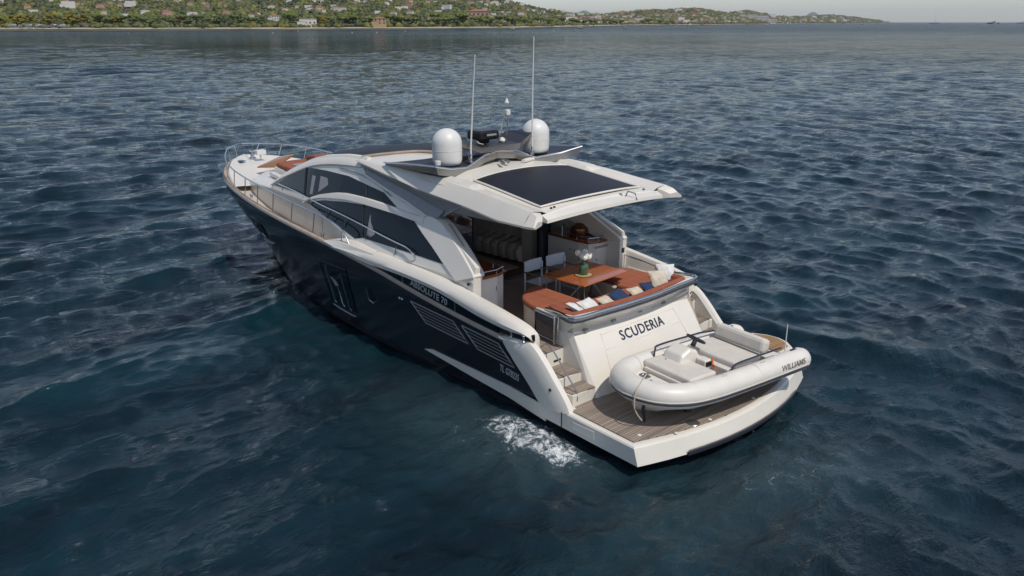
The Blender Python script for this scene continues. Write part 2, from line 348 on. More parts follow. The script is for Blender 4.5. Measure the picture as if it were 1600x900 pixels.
def terr(az, r):
    D = shoreD(az); Rr = ridgeR(az); t = (r - D) / (Rr - D); H = CZ + math.tan(R(I(az, S_AZ, S_EL))) * Rr - 7
    if t <= 0: return -.6 + .6*0
    nz = 3.5*math.sin(az*1.7 + r*.006) * math.sin(az*.9 - r*.009 + 1) * min(1, t*3)
    k = min(t, 1)
    h = 1.2 + max(H, 2) * (k**1.35) if t <= 1 else max(H, 2)*(1 - .25*(t-1))
    return h + nz*(1 if t < .9 else .3)
def polar(az, r): return (CX + r*math.cos(R(az)), CY + r*math.sin(R(az)))
GROUND = mat('hill_soil', (.075, .078, .038), .95, noise=.45, nscale=.012)
SAND = mat('beach_sand', (.40, .33, .25), .95, noise=.15, nscale=.05)
m = MB(); secs = []
for az in np.arange(-66.2, 45, .3):
    D = shoreD(az); Rr = ridgeR(az); row = [(*polar(az, D - 25), -1.5)]
    for t in (0.001, .02, .05, .1, .16, .24, .32, .4, .5, .6, .7, .8, .9, 1.0, 1.15, 1.5):
        r = D + t*(Rr-D); row.append((*polar(az, r), terr(az, r)))
    row.append((*polar(az, D + 2.2*(Rr-D)), -2)); secs.append(row)
m.loft(secs); tag(m.build('hills', GROUND), kind='structure')
m = MB(); m.loft([[(*polar(az, shoreD(az) - 6), -.3), (*polar(az, shoreD(az) + 6 + 2*math.sin(az*5)), .8), (*polar(az, shoreD(az) + 22), 2.1 + .5*math.sin(az*2.3)), (*polar(az, shoreD(az) + 36), 2.6)] for az in np.arange(-65.8, 44, .3)]); tag(m.build('beach', SAND), kind='structure')
FARH = mat('far_hill', (.10, .11, .10), .95)
m = MB(); secs = []
for az in np.arange(-66, -40, .2):
    el = .60*math.exp(-((az+47.1)/.75)**2)*1.15 + .76*math.exp(-((az+50.6)/.7)**2) + .56*math.exp(-((az+61.55)/.55)**2) + .05
    r = 14000; h = CZ + math.tan(R(el))*r
    secs.append([(*polar(az, r-1500), -5), (*polar(az, r-500), h*.7), (*polar(az, r), h), (*polar(az, r+2500), -5)])
m.loft(secs); tag(m.build('distant_hills', FARH), kind='structure')
# foliage material with tint attribute
fm_ = bpy.data.materials.new('foliage'); fm_.use_nodes = True; t_ = fm_.node_tree; b_ = t_.nodes['Principled BSDF']; b_.inputs['Roughness'].default_value = .85; b_.inputs['Specular IOR Level'].default_value = .2
at_ = t_.nodes.new('ShaderNodeAttribute'); at_.attribute_name = 'tint'; t_.links.new(at_.outputs['Color'], b_.inputs['Base Color'])
ico = bmesh.new(); bmesh.ops.create_icosphere(ico, subdivisions=1, radius=1); IV = np.array([v.co[:] for v in ico.verts]); IF = np.array([[v.index for v in f.verts] for f in ico.faces]); ico.free()
ico = bmesh.new(); bmesh.ops.create_icosphere(ico, subdivisions=2, radius=1); IV2 = np.array([v.co[:] for v in ico.verts]); IF2 = np.array([[v.index for v in f.verts] for f in ico.faces]); ico.free()
GREENS = np.array([(.090, .112, .026), (.062, .080, .026), (.125, .130, .030), (.095, .105, .048), (.14, .130, .022), (.050, .064, .028), (.112, .104, .058)])
def blobs(name, C_, S_, T_, iv=IV, jf=IF, jit=.32):
    n_, k_ = len(C_), len(iv)
    V = iv[None] * (1 + rng.uniform(-jit, jit, (n_, k_, 1))) * S_[:, None, :] + C_[:, None, :]
    Fc = jf[None] + (np.arange(n_)*k_)[:, None, None]
    me = bpy.data.meshes.new(name); me.from_pydata([], [], []); me.vertices.add(n_*k_); me.vertices.foreach_set('co', V.ravel())
    Fc = Fc.reshape(-1, 3); me.loops.add(Fc.size); me.loops.foreach_set('vertex_index', Fc.ravel()); me.polygons.add(len(Fc)); me.polygons.foreach_set('loop_start', np.arange(len(Fc))*3)
    me.update(calc_edges=True)
    col = np.ones((n_, k_, 4)); col[:, :, :3] = T_[:, None, :] * rng.uniform(.75, 1.25, (n_, k_, 1))
    a = me.attributes.new('tint', 'FLOAT_COLOR', 'POINT'); a.data.foreach_set('color', col.ravel()); me.materials.append(fm_)
    return me
# the far-off wood: too many crowns to count
Cs, Ss, Ts = [], [], []
for k in range(42000):
    left = rng.random() < .58
    az = (rng.uniform(-46, 0) if k % 5 else rng.uniform(0, 40)) if left else rng.uniform(-65.6, -46)
    t = rng.uniform(.035, 1.0) ** (1.15 if left else 1.0); D = shoreD(az); r = D + t*(ridgeR(az) - D); z = terr(az, r)
    s = rng.uniform(1.7, 3.9) * (1 + .25*t) * I(az, [-66, -58, -50, -46], [2.0, 1.5, 1.1, 1.0])
    if not left and rng.random() < .15: continue
    Cs.append((*polar(az, r), z + s*.55)); Ss.append((s, s, s*rng.uniform(.55, 1.0)))
    tt = GREENS[rng.integers(len(GREENS))] * rng.uniform(.7, 1.25); 
    if math.sin(az*3.1)*math.sin(r*.02) > .6: tt = tt*1.25
    Ts.append(tt)
me = blobs('woodland', np.array(Cs), np.array(Ss), np.array(Ts)); o = bpy.data.objects.new('woodland', me); COL.objects.link(o); tag(o, 'mass of green pines and oaks covering the coastal hills', 'woodland', kind='stuff')
# counted trees: the front rows near the beach
BARK = mat('bark', (.09, .065, .045), .9)
kinds = []
def tree_kind(nm, rx, rz, zc_, tint, nb, th_, label, umbrella=False):
    C_ = []; S2 = []; T2 = []
    for k in range(nb):
        a = rng.uniform(0, 6.28); q = rng.uniform(0, 1)**.5; zz = rng.uniform(-1, 1); rr2 = q*math.sqrt(max(0, 1 - (zz*.8)**2))
        C_.append((rx*rr2*math.cos(a)*.85, rx*rr2*math.sin(a)*.85, zc_ + rz*zz*.7*(0.6 if umbrella else 1))); s = rx*rng.uniform(.17, .32); S2.append((s, s, s*rng.uniform(.6, .9))); T2.append(np.array(tint)*rng.uniform(.65, 1.35))
    mc = blobs(nm + '_crown', np.array(C_), np.array(S2), np.array(T2), IV2, IF2, .28)
    tm = MB(); tm.tube([(0, 0, -1), (.3, .1, th_*.6), (0, .2, th_)], [.45, .3, .2], 7)
    for k in range(4):
        a = k*1.6; tm.tube([(.2, .1, th_*.6), (rx*.35*math.cos(a), rx*.35*math.sin(a), th_*1.05)], [.2, .08], 5)
    t0 = tm.build('trunk', BARK, None); mt2 = t0.data; bpy.data.objects.remove(t0)
    kinds.append((nm, mc, mt2, label))
tree_kind('umbrella_pine', 6.5, 2.6, 9.5, (.112, .135, .026), 46, 8.5, 'broad bright green umbrella pine', True)
tree_kind('umbrella_pine', 5.0, 2.4, 8.0, (.085, .108, .026), 40, 7.5, 'dark green flat-topped pine', True)
tree_kind('evergreen_oak', 4.2, 4.2, 5.6, (.068, .086, .028), 46, 4.5, 'dark rounded evergreen oak')
tree_kind('broadleaf_tree', 5.2, 4.6, 6.2, (.15, .125, .016), 50, 4.5, 'yellow green broadleaf tree')
tree_kind('cypress', 1.5, 6.5, 7.5, (.042, .058, .026), 30, 4, 'slim dark cypress')
def zone(az):
    return ('beside the moored white boats at the far left' if az > -15 else 'on the left stretch of beach' if az > -24 else 'behind the middle of the beach' if az > -36 else 'near the shore where the hill begins to drop' if az > -46 else 'on the distant shore to the right')
cnt = 0
for k in range(240):
    az = rng.uniform(-45.5, -8.5) if k < 200 else rng.uniform(-53, -45.5); t = rng.uniform(.022, .11) if k % 3 else rng.uniform(.022, .05)
    if az > -17: kd = rng.choice([0, 3, 3, 3, 2])
    elif az > -30: kd = rng.choice([0, 1, 2, 3, 4, 1, 2])
    else: kd = rng.choice([0, 0, 0, 1, 2, 1, 4])
    nm, mc, mt2, lb = kinds[kd]; D = shoreD(az); r = D + 26 + t*(ridgeR(az)-D)*.75; x, y = polar(az, r)
    e = empty(nm, (x, y, terr(az, r) - .3), rng.uniform(0, 6.28)); s = rng.uniform(.75, 1.25); e.scale = (s, s, s*rng.uniform(.85, 1.15))
    for nn, mm in (('crown', mc), ('trunk', mt2)):
        o = bpy.data.objects.new(nn, mm); COL.objects.link(o); o.parent = e
    tag(e, lb + ' ' + zone(az), 'tree', lb + 's ' + zone(az))
# villas: prototypes of wall, roof, windows and terrace
HWALL = [mat('stucco_white', (.60, .57, .52), .9), mat('stucco_cream', (.52, .45, .35), .9), mat('stucco_pink', (.42, .25, .19), .9), mat('stucco_ochre', (.40, .28, .16), .9)]
HROOF = mat('terracotta_tiles', (.30, .14, .08), .9, noise=.2, nscale=.5); HFLAT = mat('flat_roof', (.34, .32, .29), .9); HWIN = mat('house_window', (.03, .035, .04), .3)
def villa(w_, d_, h_, roof, wm):
    wl_ = MB(); wl_.box((0, 0, h_/2 - 1.5), (w_, d_, h_ + 3)); wl_.box((w_*.38, d_*.15, h_*.28 - 1.5), (w_*.5, d_*.9, h_*.56 + 3))
    rf_ = MB()
    if roof == 'hip':
        e_ = .5; X, Y_ = w_/2+e_, d_/2+e_; rf_.add([(-X, -Y_, h_), (X, -Y_, h_), (X, Y_, h_), (-X, Y_, h_), (-X+Y_, 0, h_+1.7), (X-Y_, 0, h_+1.7)], [(0, 1, 5, 4), (1, 2, 5), (2, 3, 4, 5), (3, 0, 4), (0, 3, 2, 1)])
    else: rf_.box((0, 0, h_+.15), (w_+.6, d_+.6, .3))
    rf_.box((w_*.45, d_*.15, h_*.56+.12), (w_*.56, d_*.95, .22))
    out = []
    for nn, mb, mm in (('wall', wl_, wm), ('roof', rf_, HROOF if roof == 'hip' else HFLAT)):
        o = mb.build(nn, mm, None); out.append((nn, o.data)); bpy.data.objects.remove(o)
    return out
VP = [('villa', villa(14, 9, 6, 'hip', HWALL[0]), 'white villa with tiled roof'), ('villa', villa(16, 9, 5, 'flat', HWALL[0]), 'low white flat-roofed villa'), ('villa', villa(12, 9, 7, 'hip', HWALL[1]), 'cream house with tiled roof'),
      ('villa', villa(18, 10, 7, 'hip', HWALL[2]), 'pink house with tiled roof'), ('villa', villa(13, 9, 6, 'hip', HWALL[3]), 'ochre house with tiled roof'), ('apartment_house', villa(24, 11, 11, 'flat', HWALL[0]), 'pale flat-roofed apartment house')]
def put_house(kd, az, t, s=1.0, label=None, group=None, rz=None, r=None):
    nm, parts_, lb = VP[kd]; D = shoreD(az); r = r or D + t*(ridgeR(az)-D); x, y = polar(az, r)
    e = empty(nm, (x, y, terr(az, r) + 3.2), R(az) + math.pi/2 + (rng.uniform(-.5, .5) if rz is None else rz)); e.scale = (s, s, s)
    for nn, dd in parts_:
        o = bpy.data.objects.new(nn, dd); COL.objects.link(o); o.parent = e
    z_ = 'on the wooded hillside at the left' if az > -30 else 'among trees on the middle slope' if az > -46 else 'on the far right hill' if az > -58 else 'on the farthest headland'
    if label:                    # the houses large enough to show their windows get them one by one
        w_, d_, h_ = {0: (14, 9, 6), 1: (16, 9, 5), 3: (18, 10, 7), 4: (13, 9, 6), 5: (24, 11, 11)}[kd]; nf = max(1, int(h_/3)); nw = max(2, int(w_/3.4))
        wm_ = bpy.data.meshes.get('house_window_pane') or MB().box((0, 0, 0), (1.4, .12, 1.5)).build('house_window_pane', HWIN, None).data
        for o_ in [o_ for o_ in COL.objects if o_.name == 'house_window_pane']: bpy.data.objects.remove(o_)
        for f in range(nf):
            for q in range(nw):
                for sy in (1, -1):
                    o = bpy.data.objects.new('window', wm_); COL.objects.link(o); o.parent = e; o.location = (-w_/2 + (q+.5)*w_/nw, sy*(d_/2+.05), f*3 + 1.7)
    tag(e, label or lb + ' ' + z_, 'house', group or (lb + ' ' + z_)); return e
for k in range(290):
    if k < 120: az = rng.uniform(-46, -9); t = rng.uniform(.10, .92); s = rng.uniform(.42, .72)
    elif k < 250: az = rng.uniform(-60, -46); t = rng.uniform(.05, .97); s = rng.uniform(.55, .95)
    else: az = rng.uniform(-65, -59); t = rng.uniform(.05, .8); s = rng.uniform(.9, 1.5)
    put_house(int(rng.choice([0, 0, 1, 1, 2, 2, 3, 4, 5])), az, t, s)
hv = MB()
for k in range(720):
    az = rng.uniform(-64.5, -46) if k < 560 else rng.uniform(-46, -9); t = rng.uniform(.08, .97) if k < 560 else rng.uniform(.35, .98); D = shoreD(az); r = D + t*(ridgeR(az)-D); x, y = polar(az, r); s_ = rng.uniform(3.4, 6.2)*I(az, [-64, -55, -46], [1.7, 1.25, 1.0]); h_ = s_*rng.uniform(.35, .6); rz = R(az) + math.pi/2 + rng.uniform(-.5, .5); z0 = terr(az, r) + 2.5
    a0 = int(rng.choice([0, 0, 1, 2])); hv.box((x, y, z0), (s_*1.6, s_, h_*2 + 2), rz=rz, mi=a0); hv.box((x, y, z0 + h_ + 1.3), (s_*1.75, s_*1.15, .8), rz=rz, mi=3, taper=.5) if a0 else None
o = hv.build('hillside_houses', [HWALL[0], HWALL[1], HWALL[3], HROOF], None); tag(o, 'hundreds of tiny pale houses scattered over the wooded hills', 'houses', kind='stuff')
put_house(4, -33.6, 0, 1.05, 'ochre villa with orange tiled roof right behind the beach', 'ochre beach villa', 0, 940)
put_house(3, -40.1, 0, 1.7, 'long pink building with tiled roof on the slope', 'long pink building', 0, 1230)
put_house(1, -29.0, 0, 1.1, 'long low pale villa behind the beach trees', 'long low beach villa', 0, 925)
put_house(0, -26.9, 0, .8, 'white and blue villa above the left beach trees', 'white and blue villa', 0, 1010)
for k, (az, s) in enumerate(((-57.9, 1.5), (-58.5, 1.9), (-59.1, 1.4))): put_house(5, az, 0, s, 'large pale pink waterfront hotel block, number of floors high, ' + ('left' if k == 0 else 'middle' if k == 1 else 'right') + ' of three', 'waterfront hotel blocks', 0, 3330)
# boats: small hulls drawn up or anchored along the shore, a sailing yacht, motor yachts and marker buoys
BOATW = mat('boat_white', (.62, .62, .60), .4); BOATG = mat('boat_grey', (.22, .22, .22), .5); BUOYY = mat('buoy_yellow', (.6, .42, .03), .5)
def small_boat(loc, L_, rz, label, group=None, cabin=True, mast=0, name='moored_boat', hullm=None):
    e = empty(name, loc, rz); m = MB(); w2 = L_*.16; h_ = L_*.11
    m.loft([[(x*L_, -w2*b, h_*s), (x*L_, -w2*b*.6, -.2), (x*L_, 0, -.35), (x*L_, w2*b*.6, -.2), (x*L_, w2*b, h_*s)] for x, b, s in ((-.5, .85, 1), (-.2, 1, 1), (.2, .9, 1.05), (.4, .5, 1.2), (.5, .03, 1.35))]); m.loft([[(x*L_, -w2*b, h_*s), (x*L_, w2*b, h_*s)] for x, b, s in ((-.5, .85, 1), (-.2, 1, 1), (.2, .9, 1.05), (.4, .5, 1.2), (.5, .03, 1.35))]); m.build('hull', hullm or BOATW, e)
    if cabin:
        m = MB(); m.box((-.05*L_, 0, h_*1.4), (.42*L_, w2*1.3, h_*.9), taper=.85); m.build('cabin', BOATW, e); m = MB(); m.box((-.05*L_, 0, h_*1.5), (.425*L_, w2*1.32, h_*.3)); m.build('window', BOATG, e)
        if L_ > 14: m = MB(); m.box((-.12*L_, 0, h_*2.2), (.26*L_, w2*1.0, h_*.7), taper=.85); m.build('upper_deck', BOATW, e)
    if mast:
        m = MB(); m.tube([(0, 0, h_), (0, 0, mast)], [.12*mast/18, .06*mast/18], 6); m.build('mast', BOATG, e)
        m = MB(); m.tube([(0, 0, h_*2.2), (-.38*L_, 0, h_*2.2)], .12, 6); m.build('boom', BOATG, e)
    tag(e, label, 'boat', group); return e
for k in range(7):
    az = -12.2 - k*.42; x, y = polar(az, shoreD(az) + 12); small_boat((x, y, 3.6), rng.uniform(10, 14), R(az) + rng.uniform(.3, 1.2), 'white boat drawn up on the sand at the far left of the beach', 'white boats laid up on the left beach', cabin=k % 3 != 1)
for k, az in enumerate((-20.6, -21.0, -21.3, -21.6)):
    x, y = polar(az, shoreD(az) + 5); small_boat((x, y, 1.2), 6, R(az)+1.2, 'small sailing dinghy with bare mast on the beach', 'sailing dinghies on the beach', cabin=False, mast=9, name='sailing_dinghy')
px_boats = [((697, -740), 9, 11, 'small white sailing boat moored off the middle of the shore', 'moored_sailboat'), ((732, -863), 8, 0, 'small white motorboat just right of the moored sailing boat', 'moored_boat'), ((893, -1138), 10, 0, 'small white motorboat off the right shore, left of the cruiser', 'moored_boat'), ((991, -1360), 17, 0, 'white cruiser moored off the right hill', 'moored_boat'), ((760, -1062), 7, 0, 'tiny white boat lying below the moored cruiser', 'moored_boat'), ((620, -560), 8, 0, 'white motorboat lying near the beach where the hill drops', 'moored_boat'),
    ((1251, -2620), 14, 0, 'white motor cruiser off the tip of the headland', 'moored_boat'), ((1320, -2900), 12, 0, 'small white cruiser on the open horizon left of the sailing yacht', 'moored_boat'), ((1350, -3430), 34, 44, 'sailing yacht with a tall bare mast on the horizon', 'sailing_yacht'), ((1330, -3560), 18, 0, 'small white boat on the horizon just right of the sailing yacht', 'moored_boat'),
    ((1375, -4130), 46, 0, 'long dark and white motor ship on the horizon at the right', 'motor_ship'), ((1330, -4020), 22, 16, 'small white sailing boat left of the long ship on the horizon', 'moored_sailboat'), ((1330, -4350), 40, 0, 'large white motor yacht at the right edge of the horizon', 'moored_yacht')]
for (x, y), L_, ms_, lb, nm in px_boats: small_boat((x, y, .2), L_, rng.uniform(-.6, .4) + R(20), lb, None, cabin=True, mast=ms_, name=nm, hullm=BLACKTRIM if 'dark' in lb else None)
for k, (x, y, lb) in enumerate([(563, -275, 'below the white and blue villa'), (525, -317, 'left of the pair off the ochre villa'), (528, -340, 'right of the pair off the ochre villa'), (645, -339, 'closest to the left beach'), (605, -420, 'below the ochre beach villa'), (518, -515, 'near the tall white antenna'), (520, -594, 'between the antenna and the right shore'), (339, -640, 'alone on open water at the right')]):
    e = empty('marker_buoy', (x, y, 0), label='small yellow marker buoy ' + lb, cat='buoy', group='yellow marker buoys')
    MB().lathe([(0, -.3), (.35, -.2), (.4, .1), (.3, .4), (.08, .6), (.06, .9), (0, .9)], seg=12).build('float', BUOYY if k < 7 else mat('buoy_orange', (.6, .2, .05), .5), e)
    MB().lathe([(.41, .05), (.43, .1), (.41, .15)], seg=12).build('band', BLACKTRIM, e)

# ------------------------------------------------------------ the yacht: x forward, y to port, z up, waterline z = 0
yacht = empty('motor_yacht', label='large dark blue and white motor yacht with a black solar roof panel', cat='yacht')
Y = yacht
GX = [3.7, 4.96, 6.27, 7.48, 8.3, 10.1, 11.4, 12.7, 14.0, 15.4, 16.7, 17.7, 18.4, 19.1, 20.1, 20.8, 21.15, 21.3]
GY = [2.75, 2.75, 2.75, 2.75, 2.75, 2.75, 2.74, 2.70, 2.61, 2.45, 2.27, 2.10, 1.93, 1.68, 1.13, .60, .22, 0]
GZ = [1.58, 1.66, 1.78, 1.92, 2.02, 2.18, 2.28, 2.35, 2.41, 2.46, 2.53, 2.61, 2.69, 2.79, 2.89, 2.92, 2.93, 2.93]
def g(x): return I(x, GX, GY), I(x, GX, GZ)
def yc(x, z):          # outer face of the cabin side
    b = I(x, [4, 9, 11, 12.7, 14, 15.4, 17, 18, 18.6], [2.5, 2.5, 2.45, 2.35, 2.2, 2.02, 1.75, 1.5, 1.3])
    return b - .38 * (z - 2.45)
# hull shell: stations between gunwale line and keel, all longitudinals share one parameter
GL = spline([(x, y, z) for x, y, z in zip(GX, GY, GZ)], 4)
def hull_station(p):
    x, y, z = p
    t = max(0., (x - 9) / 12.3)
    xs = lambda f: x - (max(0, (x - 13.5) / 7.8) ** 1.5) * f          # stations lean back towards the stem
    w0 = I(x, [3, 9, 11, 13, 15, 17, 18.5, 20, 21.3], [2.56, 2.54, 2.42, 2.15, 1.72, 1.15, .72, .25, 0])
    wk = I(x, [3, 9, 12, 15, 18, 21.3], [2.3, 2.2, 1.8, 1.1, .35, 0])
    pts = []
    for f, yy, zz in ((0, y, z), (.12, y + (.015 if y > .1 else 0), z * .88), (.5, y*.72 + w0*.28, z*.62), (1.1, y*.36 + w0*.64, z*.33), (1.75, y*.1 + w0*.9, .12), (1.9, w0, 0.0), (2.4, wk, -.35), (3.2, 0, -.9)):
        pts.append((xs(f), yy, zz))
    return pts
def hull_y(x, z):
    "outer half breadth of the topsides at x, z (amidships and aft, where stations are upright)"
    y, zg = g(x); w0 = I(x, [3, 9, 11, 13, 15, 17, 18.5, 20, 21.3], [2.56, 2.54, 2.42, 2.15, 1.72, 1.15, .72, .25, 0])
    k = z / zg
    return I(k, [0, .06, .33, .62, .88, 1], [w0, y*.1 + w0*.9, y*.36 + w0*.64, y*.72 + w0*.28, y + .015, y])
hb = MB()
S_ = [hull_station(p) for p in GL]
for sgn in (1, -1):
    secs = [[(x, sgn*y, z) for x, y, z in s] for s in S_]
    a = len(hb.f)
    hb.loft(secs)
    for i in range(a, len(hb.f)):
        zz = sum(hb.v[j][2] for j in hb.f[i]) / 4
        if zz < .10: hb.mi[i] = 1
# run aft under the platform
for sgn in (1, -1):
    s0 = [(x, sgn*y, z) for x, y, z in S_[0]]
    s1 = [(2.75, sgn*2.70, .52), (2.72, sgn*2.70, .48), (2.7, sgn*2.66, .4), (2.66, sgn*2.62, .25), (2.65, sgn*2.58, .1), (2.6, sgn*2.5, 0), (2.6, sgn*2.3, -.35), (2.6, 0, -.9)]
    a = len(hb.f); hb.loft([s0, s1])
    s2 = [(1.3, sgn*2.4, .3), (1.3, sgn*2.4, .25), (1.3, sgn*2.4, .2), (1.3, sgn*2.4, .1), (1.3, sgn*2.35, 0), (1.3, sgn*2.3, -.1), (1.3, sgn*2.1, -.35), (1.3, 0, -.7)]
    hb.loft([s1, s2])
    for i in range(a + 7, len(hb.f)): hb.mi[i] = 1
    for i in range(a, a + 7):
        zz = sum(hb.v[j][2] for j in hb.f[i]) / 4
        hb.mi[i] = 1 if zz < .1 else 0
hb.build('hull', [NAVY, BLACKB], Y, weld=True)
# rubbing strake along the gunwale, teak coloured, with thin steel line
for sgn in (1, -1):
    c = MB(); secs = []; s2 = []
    for x, y, z in GL:
        secs.append([(x, sgn*(y+.02), z-.045), (x, sgn*(y+.035), z-.01), (x, sgn*(y+.015), z+.025), (x, sgn*max(0, y-.085), z+.03), (x, sgn*max(0, y-.09), z-(.38 if x < 18 else .1))])
        s2.append((x, sgn*(y+.045), z-.03))
    c.loft(secs, closed=True, caps=True, smooth=False); o = c.build('rub_rail', TANCAP, Y)
    MB().tube(s2, .016, 6).build('steel_strip', STEELD, o)
# side decks and foredeck
d = MB()
cols = [i for i, p in enumerate(GL) if p[0] > 5.0]
for sgn in (1, -1):
    secs = []
    for i in cols:
        x, y, z = GL[i]; yi = min(yc(x, 2.9) - .2, y - .02) if x < 18.2 else 0
        yi = max(yi, 0)
        dr = I(x, [5, 15.5, 18.5], [.32, .30, .10]); secs.append([(x, sgn*max(y-.06, 0), z-dr), (x, sgn*yi, z-dr)])
    d.loft(secs, smooth=False)
d.build('side_deck', SIDETEAK, Y)
# foredeck well: cream floor and raised inner bulwark round the bow
d = MB()
for sgn in (1, -1):
    secs = []
    for x, y, z in GL:
        if x < 17.3: continue
        yy = max(y - .12, 0); k_ = I(x, [17.3, 18.6], [.0, 1]); secs.append([(x, sgn*yy, z+.012), (x, sgn*max(yy-.05, 0), z+.012+.08*k_), (x-.05, sgn*max(yy-.22, 0), z+.012+.09*k_), (x-.1, sgn*max(yy-.36, 0), z+.012+.01*k_), (x-.1, 0, z+.05)])
    d.loft(secs)
d.build('foredeck', WHITE, Y)
# hull windows, vents and fittings on the port and starboard topsides
def on_hull(x, z, sgn, off=.012): return (x, sgn*(hull_y(x, z) + off), z)
def hull_patch(poly, sgn, off, thick=.02):
    return [on_hull(x, z, sgn, off) for x, z in poly]
def bow_xy(x, z):
    # for the leaning bow stations: solve the shell by searching stations
    best = None
    for s in S_:
        xs = [p[0] for p in s][:6]; zs = [p[2] for p in s][:6]; ys = [p[1] for p in s][:6]
        xx = I(z, zs[::-1], xs[::-1]); yy = I(z, zs[::-1], ys[::-1])
        e = abs(xx - x)
        if best is None or e < best[0]: best = (e, yy)
    return best[1]
def subd(poly, n=3):
    out = []
    for a, b in zip(poly, poly[1:] + poly[:1]):
        for k in range(n): out.append((a[0]+(b[0]-a[0])*k/n, a[1]+(b[1]-a[1])*k/n))
    return out
def surf_poly(mb, poly, fy, sgn, off, mi=0, thick=.03, nx=10):
    """a shaped patch that follows the surface y=fy(x,z): columns between the lower and upper outline"""
    xs = [p[0] for p in poly]; x0, x1 = min(xs), max(xs)
    def spans(x):
        zs = []
        for a, b in zip(poly, poly[1:] + poly[:1]):
            if (a[0] - x) * (b[0] - x) <= 0 and a[0] != b[0]:
                zs.append(a[1] + (b[1]-a[1]) * (x - a[0]) / (b[0]-a[0]))
        return (min(zs), max(zs)) if zs else None
    cols = sorted(set([x0 + (x1-x0)*i/nx for i in range(nx+1)] + xs)); secs = []; back = []
    for x in cols:
        s = spans(min(max(x, x0 + 1e-5), x1 - 1e-5))
        if not s: continue
        secs.append([(x, sgn*(fy(x, s[0] + (s[1]-s[0])*k/4) + off), s[0] + (s[1]-s[0])*k/4) for k in range(5)])
        back.append([(p[0], p[1] - sgn*thick, p[2]) for p in secs[-1]])
    ring = [a + b[::-1] for a, b in zip(secs, back)]
    mb.loft(ring, closed=True, caps=True, smooth=False, mi=mi)
hy_mid = lambda x, z: hull_y(x, z)
def strip(mb, pts, fy, sgn, r, off=.0, seg=6):
    mb.tube([(x, sgn*(fy(x, z) + off), z) for x, z in pts], r, seg)
for sgn in (1, -1):
    # forward cabin window
    m = MB(); surf_poly(m, [(16.45, 1.80), (15.25, 1.85), (14.85, 1.35), (15.85, 1.22)], bow_xy, sgn, .012)
    o = m.build('hull_window', GLASS, Y)
    s = MB(); strip(s, [(16.0, 1.16), (15.4, 1.22), (14.75, 1.30), (14.6, 1.34)], bow_xy, sgn, .013, .022); strip(s, [(15.95, 1.72), (15.62, 1.35), (15.52, 1.33)], bow_xy, sgn, .013, .022); s.build('window_trim', STEEL, o)
    # large midships window, three panes with bright bars and a lower trim
    m = MB(); surf_poly(m, [(11.20, 1.62), (9.78, 1.66), (9.66, .50), (10.95, .44)], hy_mid, sgn, .012)
    o = m.build('hull_window', GLASS, Y)
    for pts_, r_ in (([(10.88, 1.55), (10.75, .55), (10.64, .53)], .018), ([(10.42, 1.05), (10.31, .54), (10.22, .53)], .017), ([(10.11, 1.50), (9.97, .53), (9.84, .52)], .012)):
        s = MB(); strip(s, pts_, hy_mid, sgn, r_, .02); s.build('window_bar', STEEL, o)
    s = MB(); strip(s, [(10.90, .42), (10.5, .385), (10.0, .37), (9.72, .38)], hy_mid, sgn, .014, .014); s.build('window_trim', STEELD, o)
    s = MB(); strip(s, [(11.20, 1.62), (9.78, 1.66), (9.66, .50)], hy_mid, sgn, .010, .010); strip(s, [(11.20, 1.62), (10.95, .44)], hy_mid, sgn, .012, .010); s.build('window_frame', BLACKTRIM, o)
    s = MB(); surf_poly(s, [(10.72, 1.28), (10.45, 1.2), (10.35, 1.08), (10.55, 1.04)], hy_mid, sgn, .02); s.build('porthole', GREYM, o)
    # small window
    m = MB(); surf_poly(m, [(8.95, 1.42), (8.74, 1.42), (8.52, 1.13), (8.78, 1.07)], hy_mid, sgn, .012); o = m.build('hull_window', GLASS, Y)
    s = MB(); strip(s, [(8.90, 1.40), (8.82, 1.10), (8.62, 1.05), (8.53, 1.13)], hy_mid, sgn, .016, .02); s.build('window_trim', STEEL, o)
    for xx in (7.42, 7.32):
        MB().lathe([(0, -.02), (.035, -.02), (.04, 0), (.03, .015), (0, .02)], (0, 0, 0), 12).build('drain_fitting', STEEL, Y).matrix_local = Matrix.Translation((xx, sgn*(hull_y(xx, 1.48) + .01), 1.50)) @ Matrix.Rotation(sgn*-math.pi/2, 4, 'X')
    # two slatted engine room vents
    for poly in ([(6.93, 1.56), (5.36, 1.50), (4.92, 1.09), (6.44, 1.15)], [(5.06, 1.485), (3.88, 1.42), (3.45, 1.00), (4.60, 1.06)]):
        m = MB(); surf_poly(m, poly, hy_mid, sgn, .010); o = m.build('engine_vent', BLACKTRIM, Y)
        s = MB(); strip(s, subd(poly, 4) + [poly[0]], hy_mid, sgn, .013, .014); s.build('vent_frame', STEELD, o)
        s = MB()
        for k in (1, 2, 3, 4):
            f = k / 5; a = [poly[0][i]*(1-f) + poly[3][i]*f for i in (0, 1)]; b = [poly[1][i]*(1-f) + poly[2][i]*f for i in (0, 1)]
            strip(s, [(a[0]+(b[0]-a[0])*q/5, a[1]+(b[1]-a[1])*q/5) for q in range(6)], hy_mid, sgn, .007, .014)
        s.build('vent_slats', STEELD, o)
    # white wedge low on the quarter
    m = MB(); surf_poly(m, [(6.66, .42), (6.36, .50), (4.1, .49), (2.60, .48), (2.58, .13), (3.62, .20), (4.85, .28)], lambda x, z: hull_y(max(x, 3.7), z) + .085*min(1, max(0, 3.7-x)), sgn, .022); m.build('lower_stripe', GREYM if 0 else WHITE, Y)
